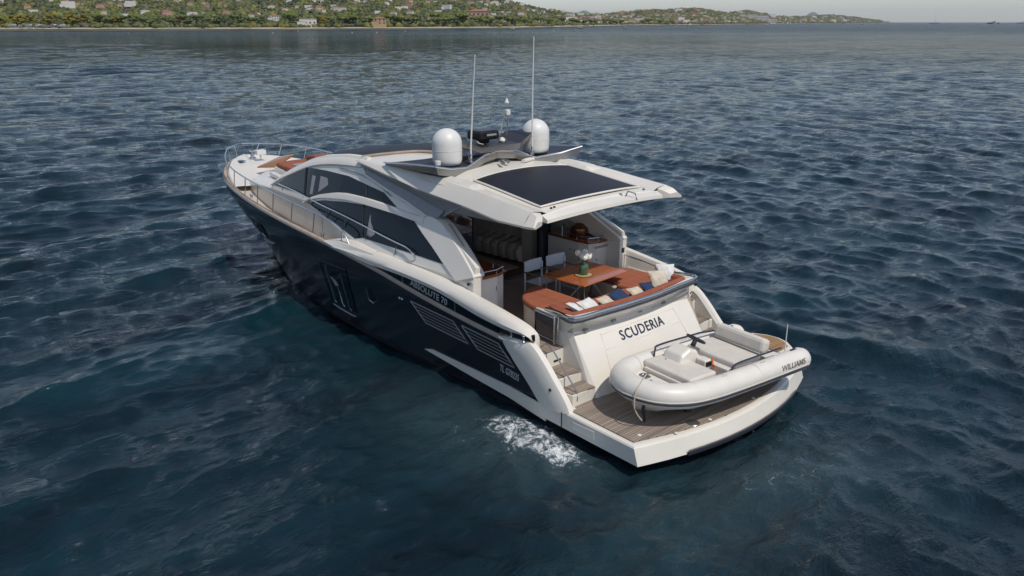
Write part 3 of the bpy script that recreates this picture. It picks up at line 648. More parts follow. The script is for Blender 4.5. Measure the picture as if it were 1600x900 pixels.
# registration on the quarter
def reg(body, x, z, size, parent, m, name, dx=(-1, 0, 0), dy=(0.3, 0, 1), xs=1.0, off=.02, bold=0):
    y = hull_y(max(x, 3.7), z) + off
    return text_mesh(body, size, m, name, parent, frame((x, y, z), dx, dy), xs=xs, bold=bold)
reg('TL G78235', 3.62, .83, .205, Y, SILVER, 'registration_lettering', dx=(-1, 0, -.11), dy=(.25, 0, 1), xs=.62, bold=.004, off=.035)

# bulwark coaming: rounded white band rising above the gunwale from midships to the quarter
BX = [10.3, 9.9, 9.4, 8.6, 8.0, 7.0, 5.8, 4.6, 3.7, 3.2, 3.0]
BT = [2.20, 2.29, 2.34, 2.37, 2.37, 2.35, 2.30, 2.16, 2.04, 1.93, 1.82]      # top
BL = [2.17, 2.16, 2.13, 2.09, 2.10, 2.10, 2.04, 1.86, 1.79, 1.80, 1.80]      # lower outer lip (above the slot)
for sgn in (1, -1):
    P = spline(list(zip(BX, BT, BL)), 3); m = MB(); secs = []
    for x, t, l in P:
        yo = 2.79 if x > 3.6 else 2.79 - .05*(3.6 - x)
        secs.append([(x, sgn*yo, l), (x, sgn*(yo+.015), l+.35*(t-l)), (x, sgn*(yo-.035), l+.75*(t-l)), (x, sgn*(yo-.14), t), (x, sgn*(yo-.26), t-.01), (x, sgn*(yo-.30), t-.10), (x, sgn*(yo-.30), 1.35 if x < 5.6 else l - .05)])
    m.loft(secs); m.loft([[q for q in secs[-1]], [(2.95, sgn*2.6, 1.62)]*7], smooth=True)
    m.build('bulwark_coaming', WHITE, Y, weld=True)
    # dark slot window with the model lettering below it
    m = MB(); xs = np.linspace(9.3, 3.95, 24); secs = []
    for x in xs:
        lo = I(x, GX, GZ) + .02; hi = I(x, BX[::-1], BL[::-1]) + .01
        secs.append([(x, sgn*2.735, lo), (x, sgn*2.735, hi), (x, sgn*2.60, hi), (x, sgn*2.60, lo)])
    m.loft(secs, closed=True, caps=True, smooth=False); slot = m.build('bulwark_window', GLASS, Y)
    if sgn == 1:
        text_mesh('ABSOLUTE 70', .20, SILVER, 'model_lettering', slot, frame((6.27, 2.742, 1.925), (-1, 0, -.115), (.12, 0, 1)), xs=1.12, bold=.003)
        s = MB()
        for x in (7.25, 5.32): s.tube([(x, 2.745, I(x, GX, GZ)+.03), (x+.01, 2.745, I(x, BX[::-1], BL[::-1]))], .010, 5)
        s.build('slot_divider', STEELD, slot)
    # forward foot of the coaming, a low wedge beside the deck
    m = MB(); m.loft([[(10.75, sgn*2.78, 2.25), (10.75, sgn*2.70, 2.26), (10.75, sgn*2.58, 2.26)], [(10.2, sgn*2.80, 2.20), (10.15, sgn*2.72, 2.36), (10.1, sgn*2.45, 2.40)], [(9.4, sgn*2.80, 2.14), (9.4, sgn*2.74, 2.37), (9.4, sgn*2.45, 2.44)], [(8.4, sgn*2.80, 2.09), (8.5, sgn*2.72, 2.35), (8.6, sgn*2.50, 2.38)]]); m.build('coaming_foot', WHITE, Y)
    # fairlead opening in the quarter with two steel rollers
    m = MB(); m.prism([(3.95, sgn*2.70, 1.64), (3.5, sgn*2.745, 1.66), (3.1, sgn*2.735, 1.69), (2.92, sgn*2.66, 1.70), (3.1, sgn*2.5, 1.69), (3.9, sgn*2.5, 1.64)], (0, 0, .13)); o = m.build('fairlead', BLACKTRIM, Y, bevel=.02)
    for xx in (3.50, 3.14):
        q = MB(); q.lathe([(.03, -.07), (.04, -.06), (.025, -.04), (.025, .04), (.04, .06), (.03, .07)], (xx, sgn*2.765, 1.735), 10); q.build('roller', STEEL, o)
    # quarter panel: white wing sweeping down to the platform
    m = MB(); out = [(3.86, 1.60), (3.45, 1.66), (3.02, 1.68), (2.72, 1.50), (2.30, 1.10), (1.98, .74), (1.90, .60), (2.72, .46), (3.3, 1.06)]
    top = spline([(3.86, 1.60), (3.4, 1.655), (3.0, 1.67), (2.68, 1.46), (2.30, 1.08), (2.0, .76), (1.88, .56)], 4)
    low = spline([(3.86, 1.58), (3.6, 1.36), (3.4, 1.15), (3.15, .92), (2.95, .72), (2.8, .55), (2.66, .44)], 4)
    secs = []
    for (x, z), (u, v) in zip(top, low):
        secs.append([(u, sgn*(hull_y(3.7, v)+.014+.085*min(1, max(0, 3.7-u))), v), (u*.6+x*.4, sgn*(2.80), v*.6+z*.4), (u*.15+x*.85, sgn*2.79, v*.15+z*.85), (x, sgn*2.74, z), (x-.01, sgn*2.62, z+.005), (x+.03, sgn*2.56, z-.05), (x+.5, sgn*2.55, .5)])
    m.loft(secs); m.build('quarter_panel', WHITE, Y)
    # handrail on the wing beside the stairs
    m = MB(); m.tube(spline([(2.95, sgn*2.46, 1.55), (2.86, sgn*2.42, 1.62), (2.62, sgn*2.41, 1.48), (2.25, sgn*2.41, 1.11), (2.02, sgn*2.41, .87), (1.98, sgn*2.43, .70)], 4), .016, 10); m.build('stair_handrail', STEELD, Y)
    MB().box((2.35, sgn*2.805, .92), (.05, .015, .05)).build('drain_fitting', BLACKTRIM, Y)

# swim platform
def plat_outline(o=0.0, n=14):
    pts = [(2.75, 2.72 - o), (1.2, 2.80 - o), (.22 + o*.9, 2.84 - o)]
    pts += [(.20 - .52*(1 - (k/7.0)**2)*1.0 + o, y) for k, y in zip(np.linspace(6.6, -6.6, n), np.linspace(2.62 - o, -2.62 + o, n))]
    pts += [(.22 + o*.9, -2.84 + o), (1.2, -2.80 + o), (2.75, -2.72 + o)]
    return pts
m = MB(); O = plat_outline(0); Oc = plat_outline(.06)
secs = [[(x, y, .57) for x, y in Oc], [(x - .0, y, .56) for x, y in plat_outline(.02)], [(x, y, .53) for x, y in O], [(x - .10*(x < .6), y*1.0, .22) for x, y in O], [(x + .1, y*.97, .17) for x, y in O], [(x + .5, y*.8, .13) for x, y in O]]
m.loft(secs[::-1], smooth=False); m.add([(x, y, .565) for x, y in Oc], [tuple(range(len(Oc)))]); m.add([(x + .5, y*.8, .13) for x, y in O], [tuple(range(len(O)))[::-1]])
plat = m.build('swim_platform', WHITE, Y)
m = MB(); T_ = plat_outline(.12)
m.prism([(x, y, .570) for x, y in T_], (0, 0, .022)); m.build('platform_teak', TEAKX, plat)
m = MB()
for k in range(2): m.box((1.45 - 0*k, 2.815*(1-2*k), .40), (.55, .012, .17))
m.build('side_locker', WHITE, plat, bevel=.01)
m = MB()
for x, y in ((1.95, 2.55), (.42, 2.45), (.02, 1.9), (-.08, 1.0), (-.12, -.4), (.02, -1.9)): m.lathe([(.0, 0), (.038, 0), (.033, .008), (0, .01)], (x, y, .592), 12)
m.build('deck_light', DOMEW, plat)
m = MB(); m.lathe([(0, 0), (.13, 0), (.12, .01), (0, .014)], (.05, 1.35, .592), 18); m.build('deck_hatch', STEELD, plat)
m = MB(); pts = [(.20 - .52*(1 - (k/7.0)**2) - .115, y, .25) for k, y in zip(np.linspace(4.6, -4.9, 12), np.linspace(1.83, -1.95, 12))]
m.loft([[(x, y, z+.03), (x-.02, y, z+.03), (x-.03, y, z+.0), (x-.02, y, z-.05), (x+.02, y, z-.05)] for x, y, z in pts], closed=True, caps=True); m.build('rubber_fender', RUBG, plat)
m = MB(); m.loft([[(x-.01, y, z+.065), (x-.035, y, z+.055), (x-.01, y, z+.045)] for x, y, z in pts], closed=True, caps=True); m.build('steel_strip', STEELD, plat)
# platform seam
m = MB(); m.box((2.02, 2.812, .40), (.012, .02, .34)); m.box((2.02, -2.812, .40), (.012, .02, .34)); m.build('panel_seam', BLACKTRIM, plat)

# transom: sloping garage door with the boat name, recessed band and cockpit coaming above
m = MB()
dx = lambda z: 1.93 + (z - .58) * (2.68 - 1.93) / 1.17
prof = [(.58, .0), (.62, .02), (1.0, .035), (1.4, .03), (1.66, .01), (1.73, -.04)]
secs = []
for y in (1.90, 1.86, 1.6, .8, 0, -.8, -1.6, -1.86, -1.90):
    e = .07 if abs(y) > 1.88 else 0; bul = .10 * (1 - (y/1.9)**2)
    secs.append([(dx(z) - o_ - bul + e, y, z) for z, o_ in prof] + [(3.0, y, 1.73), (3.0, y, .58)])
m.loft(secs, closed=True, caps=True, smooth=False); gd = m.build('garage_door', WHITE, Y, bevel=.03)
n_ = Vector((-(1.17), 0, .75)).normalized()
def on_door(y, z, off=.012):
    return Vector((dx(z) - I(z, [p[0] for p in prof], [p[1] for p in prof]) - .10*(1 - (y/1.9)**2), y, z)) + n_*off
s = MB()
for ys in (1.32, -1.32):
    s.tube([on_door(ys, .62, .001), on_door(ys, 1.0, .001), on_door(ys*.9, 1.62, .001)], .008, 5)
s.build('panel_seam', CREAM, gd)
s = MB()
s.tube([on_door(1.2, 1.60, 0), on_door(0, 1.62, 0), on_door(-1.2, 1.60, 0)], .012, 6); s.tube([on_door(1.2, 1.33, 0), on_door(0, 1.34, 0), on_door(-1.2, 1.33, 0)], .010, 6); s.build('moulding', WHITE, gd)
tx = text_mesh('SCUDERIA', .29, LETTER, 'name_lettering', gd, Matrix.Identity(4), xs=.98, bold=.003, spacing=1.10, extrude=.002)
for v_ in tx.data.vertices:
    a_, b_, c_ = v_.co; v_.co = on_door(.02 - a_, 1.47 + b_*.84, .008 + c_)
tx.data.update()
for yy in (1.55, .72, -.12, -.95): MB().box((2.60, yy, 1.765), (.08, .12, .04)).build('door_latch', STEELD, gd, bevel=.01)
# side cheeks beside the door down to the platform
for sgn in (1, -1):
    m = MB(); m.loft([[(2.02, sgn*1.93, .58), (2.78, sgn*1.93, 1.74), (3.2, sgn*1.93, 1.74), (3.2, sgn*1.93, .58)], [(1.93, sgn*1.86, .58), (2.62, sgn*1.90, 1.76), (3.2, sgn*1.90, 1.76), (3.2, sgn*1.86, .58)]], closed=True, caps=True, smooth=False); m.build('stair_cheek', WHITE, Y)
# band under the rail
RAILP = spline([(3.86, 1.64, 2.0), (3.50, 1.80, 2.05), (3.0, 1.93, 2.12), (2.52, 2.0, 2.15), (2.40, 1.2, 2.17), (2.33, .4, 2.18), (2.33, -.4, 2.18), (2.40, -1.2, 2.17), (2.52, -2.0, 2.15), (3.0, -2.05, 2.12), (3.5, -2.03, 2.05)], 4)
BP = [(2.52, 2.0), (2.40, 1.2), (2.33, .4), (2.33, -.4), (2.40, -1.2), (2.52, -2.0)]
m = MB(); secs = []
for x, y in [(3.72, 1.86), (3.1, 1.95)] + BP + [(3.1, -2.02), (3.72, -2.02)]:
    h = 2.14 if abs(x-2.4) < .4 else I(x, [2.5, 3.72], [2.14, 1.98])
    s_ = .16 if x < 2.8 else 0
    secs.append([(x + .30*(x < 2.8), y*.955 if x < 2.8 else y*.97, 1.72 if x < 2.8 else 1.42), (x + .22*(x < 2.8), y*.965, 1.80), (x+.02, y, 2.02), (x, y, h), (x+.10, y*.95, h+.005), (x+.25, y*.88, h-.12), (x+.25, y*.88, 1.45)])
m.loft(secs, smooth=False); m.build('cockpit_coaming', WHITE, Y, weld=True)
m = MB(); m.tube([(x-.015, y*1.005, z+.0) for x, y, z in RAILP[4:]], .035, 10); m.build('stern_rail', STEEL, Y)
m = MB(); m.tube([(x-.035, y*1.01, z-.085) for x, y, z in RAILP[8:36]], .022, 8); m.build('navy_piping', NAVYTRIM, Y)
# locker door (framed smoked panel) facing the port passage, aft end of the settee
m = MB(); P0 = Vector((3.68, 1.905, 0)); P1 = Vector((3.06, 1.965, 0))
def quad(m, a, b, z0, z1, t): m.prism([(a.x, a.y, z0), (b.x, b.y, z0), (b.x, b.y, z1), (a.x, a.y, z1)], t)
quad(m, P0, P1, 1.50, 1.98, (0, .02, 0)); ld = m.build('smoked_gate', GLASS2, Y)
m = MB(); c4 = [(P0.x, 1.935, 1.50), (P1.x, 1.995, 1.50), (P1.x, 1.995, 2.0), (P0.x, 1.935, 2.0)]
m.tube(c4, .022, 8, closed=True); m.tube([(3.02, 2.03, 1.45), (3.02, 2.03, 2.08)], .018, 8); m.tube([(2.95, 2.0, 1.5), (2.95, 2.0, 2.10)], .018, 8); m.build('gate_frame', STEEL, ld)

# stairs both sides and cockpit sole
for sgn in (1, -1):
    m = MB()
    for x0, x1, z in ((2.35, 3.2, 1.055), (1.98, 3.2, .835)):
        m.box(((x0+x1)/2, sgn*2.23, z/2+.28), (x1-x0, .64, z-.56))
    m.box((3.4, sgn*2.23, .99), (1.08, .64, .82)); m.build('stair_riser', WHITE, Y, bevel=.01)
    m = MB()
    for x0, x1, z in ((2.33, 2.90, 1.058), (1.96, 2.36, .838)): m.prism([(x0, sgn*1.94, z), (x1, sgn*1.94, z), (x1, sgn*2.53, z), (x0+.06, sgn*2.53, z)], (0, 0, .02))
    m.build('stair_tread', TEAKX, Y)
    m = MB(); m.box((2.855, sgn*2.1, 1.18), (.01, .2, .04)); m.build('step_vent', BLACKTRIM, Y)
m = MB(); sole = [(2.86, 2.54), (2.90, -2.54), (5.6, -2.2), (7.0, -2.2), (7.0, 2.2), (5.6, 2.45)]
m.prism([(2.86, 2.54, 1.40), (2.86, 1.93, 1.40), (3.2, 1.9, 1.40), (3.2, -1.9, 1.40), (2.86, -1.93, 1.40), (2.86, -2.54, 1.40), (7.0, -2.4, 1.40), (7.0, 2.4, 1.40)][::-1], (0, 0, .03)); m.build('cockpit_sole', TEAK, Y)

# settee base and terracotta cushions, U shaped and open forward
def slab(name, poly, z0, z1, mt, bev=.03, parent=None, inset=0):
    m = MB(); m.prism([(x, y, z0) for x, y in poly], (0, 0, z1 - z0)); return m.build(name, mt, parent or Y, bevel=bev)
seat_p = spline([(4.92, .66), (4.86, 1.05), (4.62, 1.42), (4.36, 1.62), (4.0, 1.74), (3.6, 1.80)], 3)
base_port = seat_p + [(3.1, 1.86), (2.75, 1.6), (2.72, .3), (3.45, .3), (3.5, .66)]
slab('settee_base', [(x - .03, y - .02) for x, y in seat_p] + [(3.1, 1.90), (2.66, 1.86), (2.60, .0), (2.60, -1.86), (3.1, -1.95), (3.7, -1.97), (4.42, -1.80), (4.66, -1.6), (4.7, -.95), (3.75, -.72), (3.42, -.5), (3.42, .4), (3.6, .64)], 1.43, 1.86, CREAM, .02)
slab('seat_cushion', seat_p + [(3.3, 1.78), (3.02, 1.5), (3.05, .72)], 1.862, 1.985, TERRA, .045)
slab('seat_cushion', [(3.04, .70), (3.46, .70), (3.46, -.62), (3.04, -.70)], 1.862, 1.975, TERRA, .045)
slab('seat_cushion', [(4.72, -.92), (4.70, -1.60), (4.45, -1.84), (3.78, -1.98), (3.3, -1.95), (3.02, -1.6), (3.02, -.72), (3.72, -.66), (3.80, -.88)], 1.862, 1.985, TERRA, .045)
m = MB(); bk = [(3.42, 1.80), (3.0, 1.88), (2.66, 1.80), (2.58, 1.1), (2.52, .3), (2.52, -.3), (2.58, -1.1), (2.66, -1.80), (3.0, -1.92), (3.42, -1.94)]
B2 = spline(bk, 3)
def inward(i, d):
    a = Vector((*B2[max(i-1, 0)], 0)); b = Vector((*B2[min(i+1, len(B2)-1)], 0)); t = (b-a).normalized(); return (t.y*-d if 0 else -t.y*d, t.x*d)
secs = []
for i, (x, y) in enumerate(B2):
    n0 = inward(i, .17); secs.append([(x, y, 1.98), (x, y, 2.13), (x+n0[0]*.5, y+n0[1]*.5, 2.165), (x+n0[0], y+n0[1], 2.13), (x+n0[0]*1.35, y+n0[1]*1.35, 1.98)])
m.loft(secs, closed=True, caps=True); m.build('back_cushion', TERRAP, Y)

# cabin sides: one white skin each side, with window patches laid proud of it
ZHX = [4.76, 5.46, 6.21, 6.99, 7.82, 8.81, 9.91, 10.34, 11.07, 12.26, 13.17, 14.13, 14.73, 15.28]
ZHZ = [2.58, 2.92, 3.26, 3.41, 3.60, 3.78, 3.98, 4.27, 4.24, 4.08, 3.86, 3.52, 3.28, 2.99]
CHX = [9.06, 9.62, 11.31, 11.9, 12.55, 13.93, 15.54, 16.79, 17.9, 18.3]
CHZ = [2.25, 2.39, 2.70, 2.80, 2.92, 2.89, 2.86, 2.78, 2.72, 2.70]
upwin = [(15.06, 2.99), (14.07, 3.44), (13.1, 3.77), (11.93, 3.83), (10.7, 3.85), (9.74, 3.76), (8.93, 3.69), (8.25, 3.44), (8.82, 3.46), (9.56, 3.47), (10.58, 3.45), (11.34, 3.32), (11.75, 3.21), (12.34, 3.05), (13.55, 3.04)]
lowin = [(12.51, 2.91), (11.69, 3.09), (10.61, 3.22), (9.65, 3.29), (8.61, 3.3), (7.42, 3.27), (6.68, 2.9), (5.99, 2.57), (6.85, 2.57), (7.6, 2.57), (8.4, 2.56), (9.33, 2.55), (9.66, 2.47), (10.53, 2.61), (11.49, 2.75)]
for sgn in (1, -1):
    m = MB(); xs = sorted(set([round(v, 3) for v in np.linspace(5.0, 15.28, 50)] + ZHX[1:])); secs = []
    for x in xs:
        zh = I(x, ZHX, ZHZ); zl = I(x, [5, 9, 11, 15.3], [1.3, 1.55, 1.8, 2.0])
        zc_ = I(x, [5, 9.43, 9.7, 11.31, 12.55, 15.54], [2.40, 2.33, 2.40, 2.70, 2.92, 2.86])
        col = [(x, sgn*(yc(x, zc_) - .02 + .02), zl)]
        col += [(x, sgn*(yc(x, zc_) - .015), zc_ - .02), (x, sgn*yc(x, zc_), zc_)]
        col += [(x, sgn*yc(x, zc_ + (zh-zc_)*k/5), zc_ + (zh-zc_)*k/5) for k in range(1, 6)]
        inner = [(p[0], p[1] - sgn*.14, p[2]) for p in col][::-1]
        secs.append(col + inner)
    m.loft(secs, closed=True, caps=True, smooth=False); side = m.build('cabin_side', CREAM if 0 else WHITE, Y)
    m = MB(); surf_poly(m, upwin, yc, sgn, .010, nx=30); wu = m.build('side_window', GLASS, Y)
    m = MB(); surf_poly(m, lowin, yc, sgn, .010, nx=30); wl = m.build('side_window', GLASS, Y)
    s = MB(); strip(s, [(13.1, 3.77), (12.95, 3.4), (12.8, 3.07)], yc, sgn, .035, .012); strip(s, [(9.74, 3.74), (9.62, 3.49)], yc, sgn, .022, .012); s.build('window_mullion', BLACKTRIM, wu)
    s = MB(); strip(s, [(9.65, 3.29), (9.5, 2.9), (9.33, 2.57)], yc, sgn, .025, .012); s.build('window_mullion', BLACKTRIM, wl)
    # curtains showing through the glass
    s = MB()
    for poly in ([(12.62, 3.62), (12.42, 3.62), (12.35, 3.15), (12.5, 3.13)], [(12.15, 3.66), (11.75, 3.66), (11.62, 3.5), (12.05, 3.25)]): surf_poly(s, poly, yc, sgn, .0125, thick=.005, nx=2)
    s.build('curtain', GREYM, wu)
    s = MB(); surf_poly(s, [(9.25, 3.12), (9.15, 2.95), (8.85, 2.72), (9.0, 2.62), (9.2, 2.62)], yc, sgn, .0125, thick=.005, nx=2); s.build('curtain', GREYM, wl)
    # curved white arch between the two windows
    A_ = spline([(12.75, 2.87), (12.25, 3.07), (11.7, 3.20), (10.7, 3.345), (9.6, 3.385), (8.4, 3.37), (7.6, 3.34), (7.1, 3.33)], 4); m = MB(); secs = []
    for i, (x, z) in enumerate(A_):
        hw = I(x, [7.1, 7.6, 9, 11, 12.8], [.08, .075, .085, .085, .02])
        secs.append([(x, sgn*(yc(x, z-hw) + .005), z-hw), (x, sgn*(yc(x, z-hw*.8)+.05), z-hw*.8), (x, sgn*(yc(x, z)+.055), z), (x, sgn*(yc(x, z+hw*.8)+.05), z+hw*.8), (x, sgn*(yc(x, z+hw)+.005), z+hw)])
    m.loft(secs, closed=True, caps=True); m.build('window_arch', WHITE, Y)
    # roof edge moulding above the upper window
    m = MB(); secs = []
    for x, z in spline([(15.34, 2.97), (14.73, 3.26), (14.13, 3.49), (13.17, 3.83), (12.26, 4.05), (11.07, 4.20), (10.2, 4.20)], 4):
        hw = I(x, [10.2, 11, 13, 15.3], [.06, .11, .09, .03])
        secs.append([(x, sgn*(yc(x, z-hw*1.5)+.004), z-hw*1.5), (x, sgn*(yc(x, z-hw)+.045), z-hw), (x, sgn*(yc(x, z)+.04), z), (x, sgn*(yc(x, z)-.06), z+.07), (x, sgn*(yc(x, z)-.2), z+.06)])
    m.loft(secs, closed=True, caps=True); m.build('roof_moulding', WHITE, Y)
    s = MB(); strip(s, spline([(11.2, 4.0), (10.2, 3.97), (9.3, 3.84), (8.6, 3.66)], 4), yc, sgn, .012, .02); s.build('drip_rail', STEELD, side)
    # sloping quarter pillar with grab rail
    m = MB()
    outp = [(7.0, 3.41), (6.21, 3.27), (5.46, 2.93), (4.94, 2.62), (4.94, 2.40), (5.45, 2.52), (6.1, 2.87), (6.75, 3.22)]
    secs = []
    for (xa, za), (xb, zb) in zip(spline([(7.25, 3.47), (6.6, 3.42), (6.1, 3.20), (5.5, 2.88), (5.02, 2.58), (4.97, 2.50)], 3), spline([(7.46, 3.27), (7.05, 3.06), (6.55, 2.83), (6.05, 2.58), (5.70, 2.42), (5.5, 2.32)], 3)):
        yo = yc(xa, za) + .035; yi = yo - .30
        secs.append([(xb, sgn*(yc(xb, zb)+.035), zb), (xa, sgn*yo, za), (xa-.02, sgn*yi, za), (xb, sgn*yi, zb)])
    m.loft(secs, closed=True, caps=True, smooth=False); m.build('quarter_pillar', WHITE, Y, bevel=.025)
    m = MB(); m.prism([(4.98, sgn*2.50, 1.44), (4.98, sgn*2.24, 1.44), (5.55, sgn*2.24, 1.44), (5.55, sgn*2.50, 1.44)], (0, 0, 1.07)); m.build('pillar_post', WHITE, Y, bevel=.02)
    m = MB(); m.tube(spline([(6.35, sgn*2.05, 3.30), (6.30, sgn*2.06, 3.34), (5.85, sgn*2.15, 3.10), (5.5, sgn*2.22, 2.90), (5.42, sgn*2.24, 2.80)], 4), .018, 8); m.build('grab_rail', STEELD, Y)
    MB().box((5.12, sgn*2.53, 2.34), (.05, .02, .06)).build('side_light', BLACKTRIM, Y)
    # silver side recess under the hardtop overhang
    m = MB(); lo = [(9.91, 3.98), (8.81, 3.78), (7.82, 3.60), (6.99, 3.43), (6.70, 3.42)]; hi = [(10.25, 1.84, 4.25), (9.0, 2.06, 4.19), (7.9, 2.20, 4.10), (6.6, 2.28, 3.97), (5.6, 2.29, 3.93)]
    mid = [(10.0, 1.86, 4.10), (8.9, 1.93, 3.98), (7.9, 1.98, 3.86), (7.0, 2.02, 3.72), (6.45, 2.0, 3.70)]
    secs = [[(x, sgn*(yc(x, z)+.03), z), (mx_, sgn*my, mz), (hx, sgn*hy, hz), (hx, sgn*(hy-.3), hz), (x, sgn*(yc(x, z)-.12), z)] for (x, z), (mx_, my, mz), (hx, hy, hz) in zip(lo, mid, hi)]
    m.loft(secs, closed=True, caps=True, smooth=False); m.build('side_recess', GREYM, Y, bevel=.02)
    m = MB(); m.tube([(9.9, sgn*(yc(9.9, 3.98)+.03), 3.98), (8.8, sgn*(yc(8.8, 3.78)+.04), 3.78), (7.82, sgn*(yc(7.82, 3.6)+.04), 3.61), (7.05, sgn*(yc(7.05, 3.43)+.04), 3.44)], .035, 8); m.build('recess_trim', WHITE, Y)

# roof and hardtop
CZX = [3.6, 3.9, 5, 6.14, 8, 9.7, 10.34, 11.07, 12.26, 13.17, 14.13, 14.73, 15.28]
CZZ = [4.10, 4.14, 4.26, 4.36, 4.50, 4.50, 4.46, 4.42, 4.28, 4.10, 3.76, 3.46, 3.10]
KX = [3.6, 4.1, 5.78, 8.07, 9.7, 10.34]; KZ = [3.99, 4.02, 4.21, 4.37, 4.36, 4.30]
def roofz(x, y):
    c = I(x, CZX, CZZ)
    if x < 10.34: k = I(x, KX, KZ); yk = 1.86
    else: k = I(x, ZHX, ZHZ) + .06; yk = yc(x, k) - .05
    return c - (c - k) * min(1, abs(y)/yk) ** 2.2
NY = 11
m = MB(); secs = []
for x in list(np.linspace(3.62, 10.2, 26)) + [10.34]:
    e = I(x, [3.3, 5.4, 7.3, 9.5, 10.34], [2.34, 2.30, 2.25, 2.02, 1.88]); ez = I(x, [3.4, 4.43, 5.45, 7.28, 9.53, 10.34], [3.85, 3.83, 3.94, 4.06, 4.24, 4.27])
    ys = [1.86 * k/(NY-1) for k in range(NY)]
    ry = I(x, [3.6, 5.4, 7.3, 9.5, 10.34], [2.13, 2.10, 2.0, 1.90, 1.83]); rz_ = I(x, [3.6, 4.4, 5.4, 7.3, 9.5, 10.34], [4.10, 4.17, 4.27, 4.36, 4.36, 4.30])
    ys = [1.70 * k/(NY-1) for k in range(NY)]
    half = [(x, y, roofz(x, y)) for y in ys] + [(x, 1.70 + (ry-1.70)*.35, roofz(x, 1.70)*.4 + rz_*.6 - .0), (x, ry, rz_), (x, ry + (e-ry)*.5, rz_*.5 + ez*.5 + .02), (x, e, ez), (x, e-.03, ez-.05)]
    secs.append([(a, -b, c) for a, b, c in half[::-1]][:-1] + half)
m.loft(secs, smooth=True); top = secs
# underside
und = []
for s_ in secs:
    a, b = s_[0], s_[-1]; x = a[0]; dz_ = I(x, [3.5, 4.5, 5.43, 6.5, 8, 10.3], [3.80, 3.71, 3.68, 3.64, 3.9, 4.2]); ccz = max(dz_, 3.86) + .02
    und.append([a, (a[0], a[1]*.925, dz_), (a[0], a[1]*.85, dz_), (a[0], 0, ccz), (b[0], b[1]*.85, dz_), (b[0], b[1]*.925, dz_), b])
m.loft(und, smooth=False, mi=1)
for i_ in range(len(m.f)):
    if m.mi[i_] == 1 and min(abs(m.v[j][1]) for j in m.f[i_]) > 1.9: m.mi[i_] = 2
# aft beam and corner tips
def tipz(y): return 3.99 + .10*(1 - (y/1.9)**2)
AB = []
for y in np.linspace(1.84, -1.84, 13):
    z = 3.98 + .10*(1-(y/1.86)**2); bx = 3.46 - .14*(1-(y/1.86)**2)
    AB.append([(3.62, y, roofz(3.62, y)), (3.60, y, z+.0), (bx, y, z-.06), (bx-.01, y, z-.13), (3.62, y, 3.86)])
m.loft(AB, closed=True, caps=True, smooth=False)
for sgn in (1, -1):
    e = 2.335
    m.loft([[(3.63, sgn*1.86, 4.04), (3.62, sgn*2.13, 4.10), (3.62, sgn*e, 3.845), (3.62, sgn*(e-.03), 3.79), (3.62, sgn*1.86, 3.80)],
            [(3.50, sgn*1.93, 4.00), (3.42, sgn*2.17, 4.04), (3.32, sgn*(e+.015), 3.87), (3.33, sgn*(e-.02), 3.82), (3.50, sgn*1.93, 3.83)],
            [(3.40, sgn*2.03, 3.93), (3.33, sgn*2.22, 3.96), (3.29, sgn*(e+.01), 3.86), (3.30, sgn*(e-.02), 3.83), (3.42, sgn*2.03, 3.84)]], closed=True, caps=True, smooth=False)
roof = m.build('hardtop', [WHITE, CREAM, GREYM], Y, weld=True)
# raised fillet blocks beside the panel and thin drip line
s = MB()
for sgn in (1, -1): s.tube([(6.1, sgn*1.68, roofz(6.1, 1.68)+.0), (5, sgn*1.70, roofz(5, 1.70)), (3.85, sgn*1.72, roofz(3.85, 1.72)-.0)], .016, 6)
s.build('drip_line', CREAM, roof)
m = MB(); secs = []
for x in np.linspace(3.92, 6.14, 12):
    hw = I(x, [3.9, 6.14], [1.57, 1.49]); cv = .10
    secs.append([(x + (.16 if x > 5 else -.10)*0 + I(x, [3.92, 6.14], [-.16, .13])*(1-(k/6.)**2), hw*k/6., roofz(x, hw*k/6.) + .028) for k in range(-6, 7)])
m.loft(secs, smooth=True); m.loft([[(p[0], p[1], p[2]-.03) for p in s_] for s_ in (secs[0], secs[0])] , smooth=False)
for A, B in ((secs[0], None), (secs[-1], None)): m.loft([A, [(p[0], p[1], p[2]-.05) for p in A]], smooth=False)
for k in (0, -1): m.loft([[s_[k] for s_ in secs], [(s_[k][0], s_[k][1], s_[k][2]-.05) for s_ in secs]], smooth=False)
m.build('solar_panel', SOLAR, roof)
m = MB(); fr = [(p[0], p[1], p[2]) for p in secs[0]] + [s_[-1] for s_ in secs[1:]] + [p for p in secs[-1][::-1]] + [s_[0] for s_ in secs[-2::-1]]
m.tube(fr[:-1], .022, 6, closed=True); m.build('panel_frame', WHITE, roof)
for y in (1.45, 1.36, -1.5): MB().lathe([(0, 0), (.03, 0), (.02, .03), (0, .03)], (3.74, y, roofz(3.74, y)+.0), 8).build('deck_fitting', BLACKTRIM, roof)
m = MB(); m.tube([(3.52, -.62, 4.06), (3.50, -.66, 4.16), (3.36, -.74, 4.12), (3.34, -.78, 3.98)], .018, 6); m.lathe([(.0, 0), (.05, 0), (.03, .04), (0, .05)], (3.62, -.56, 4.07), 10); m.build('stern_light', STEELD, roof)
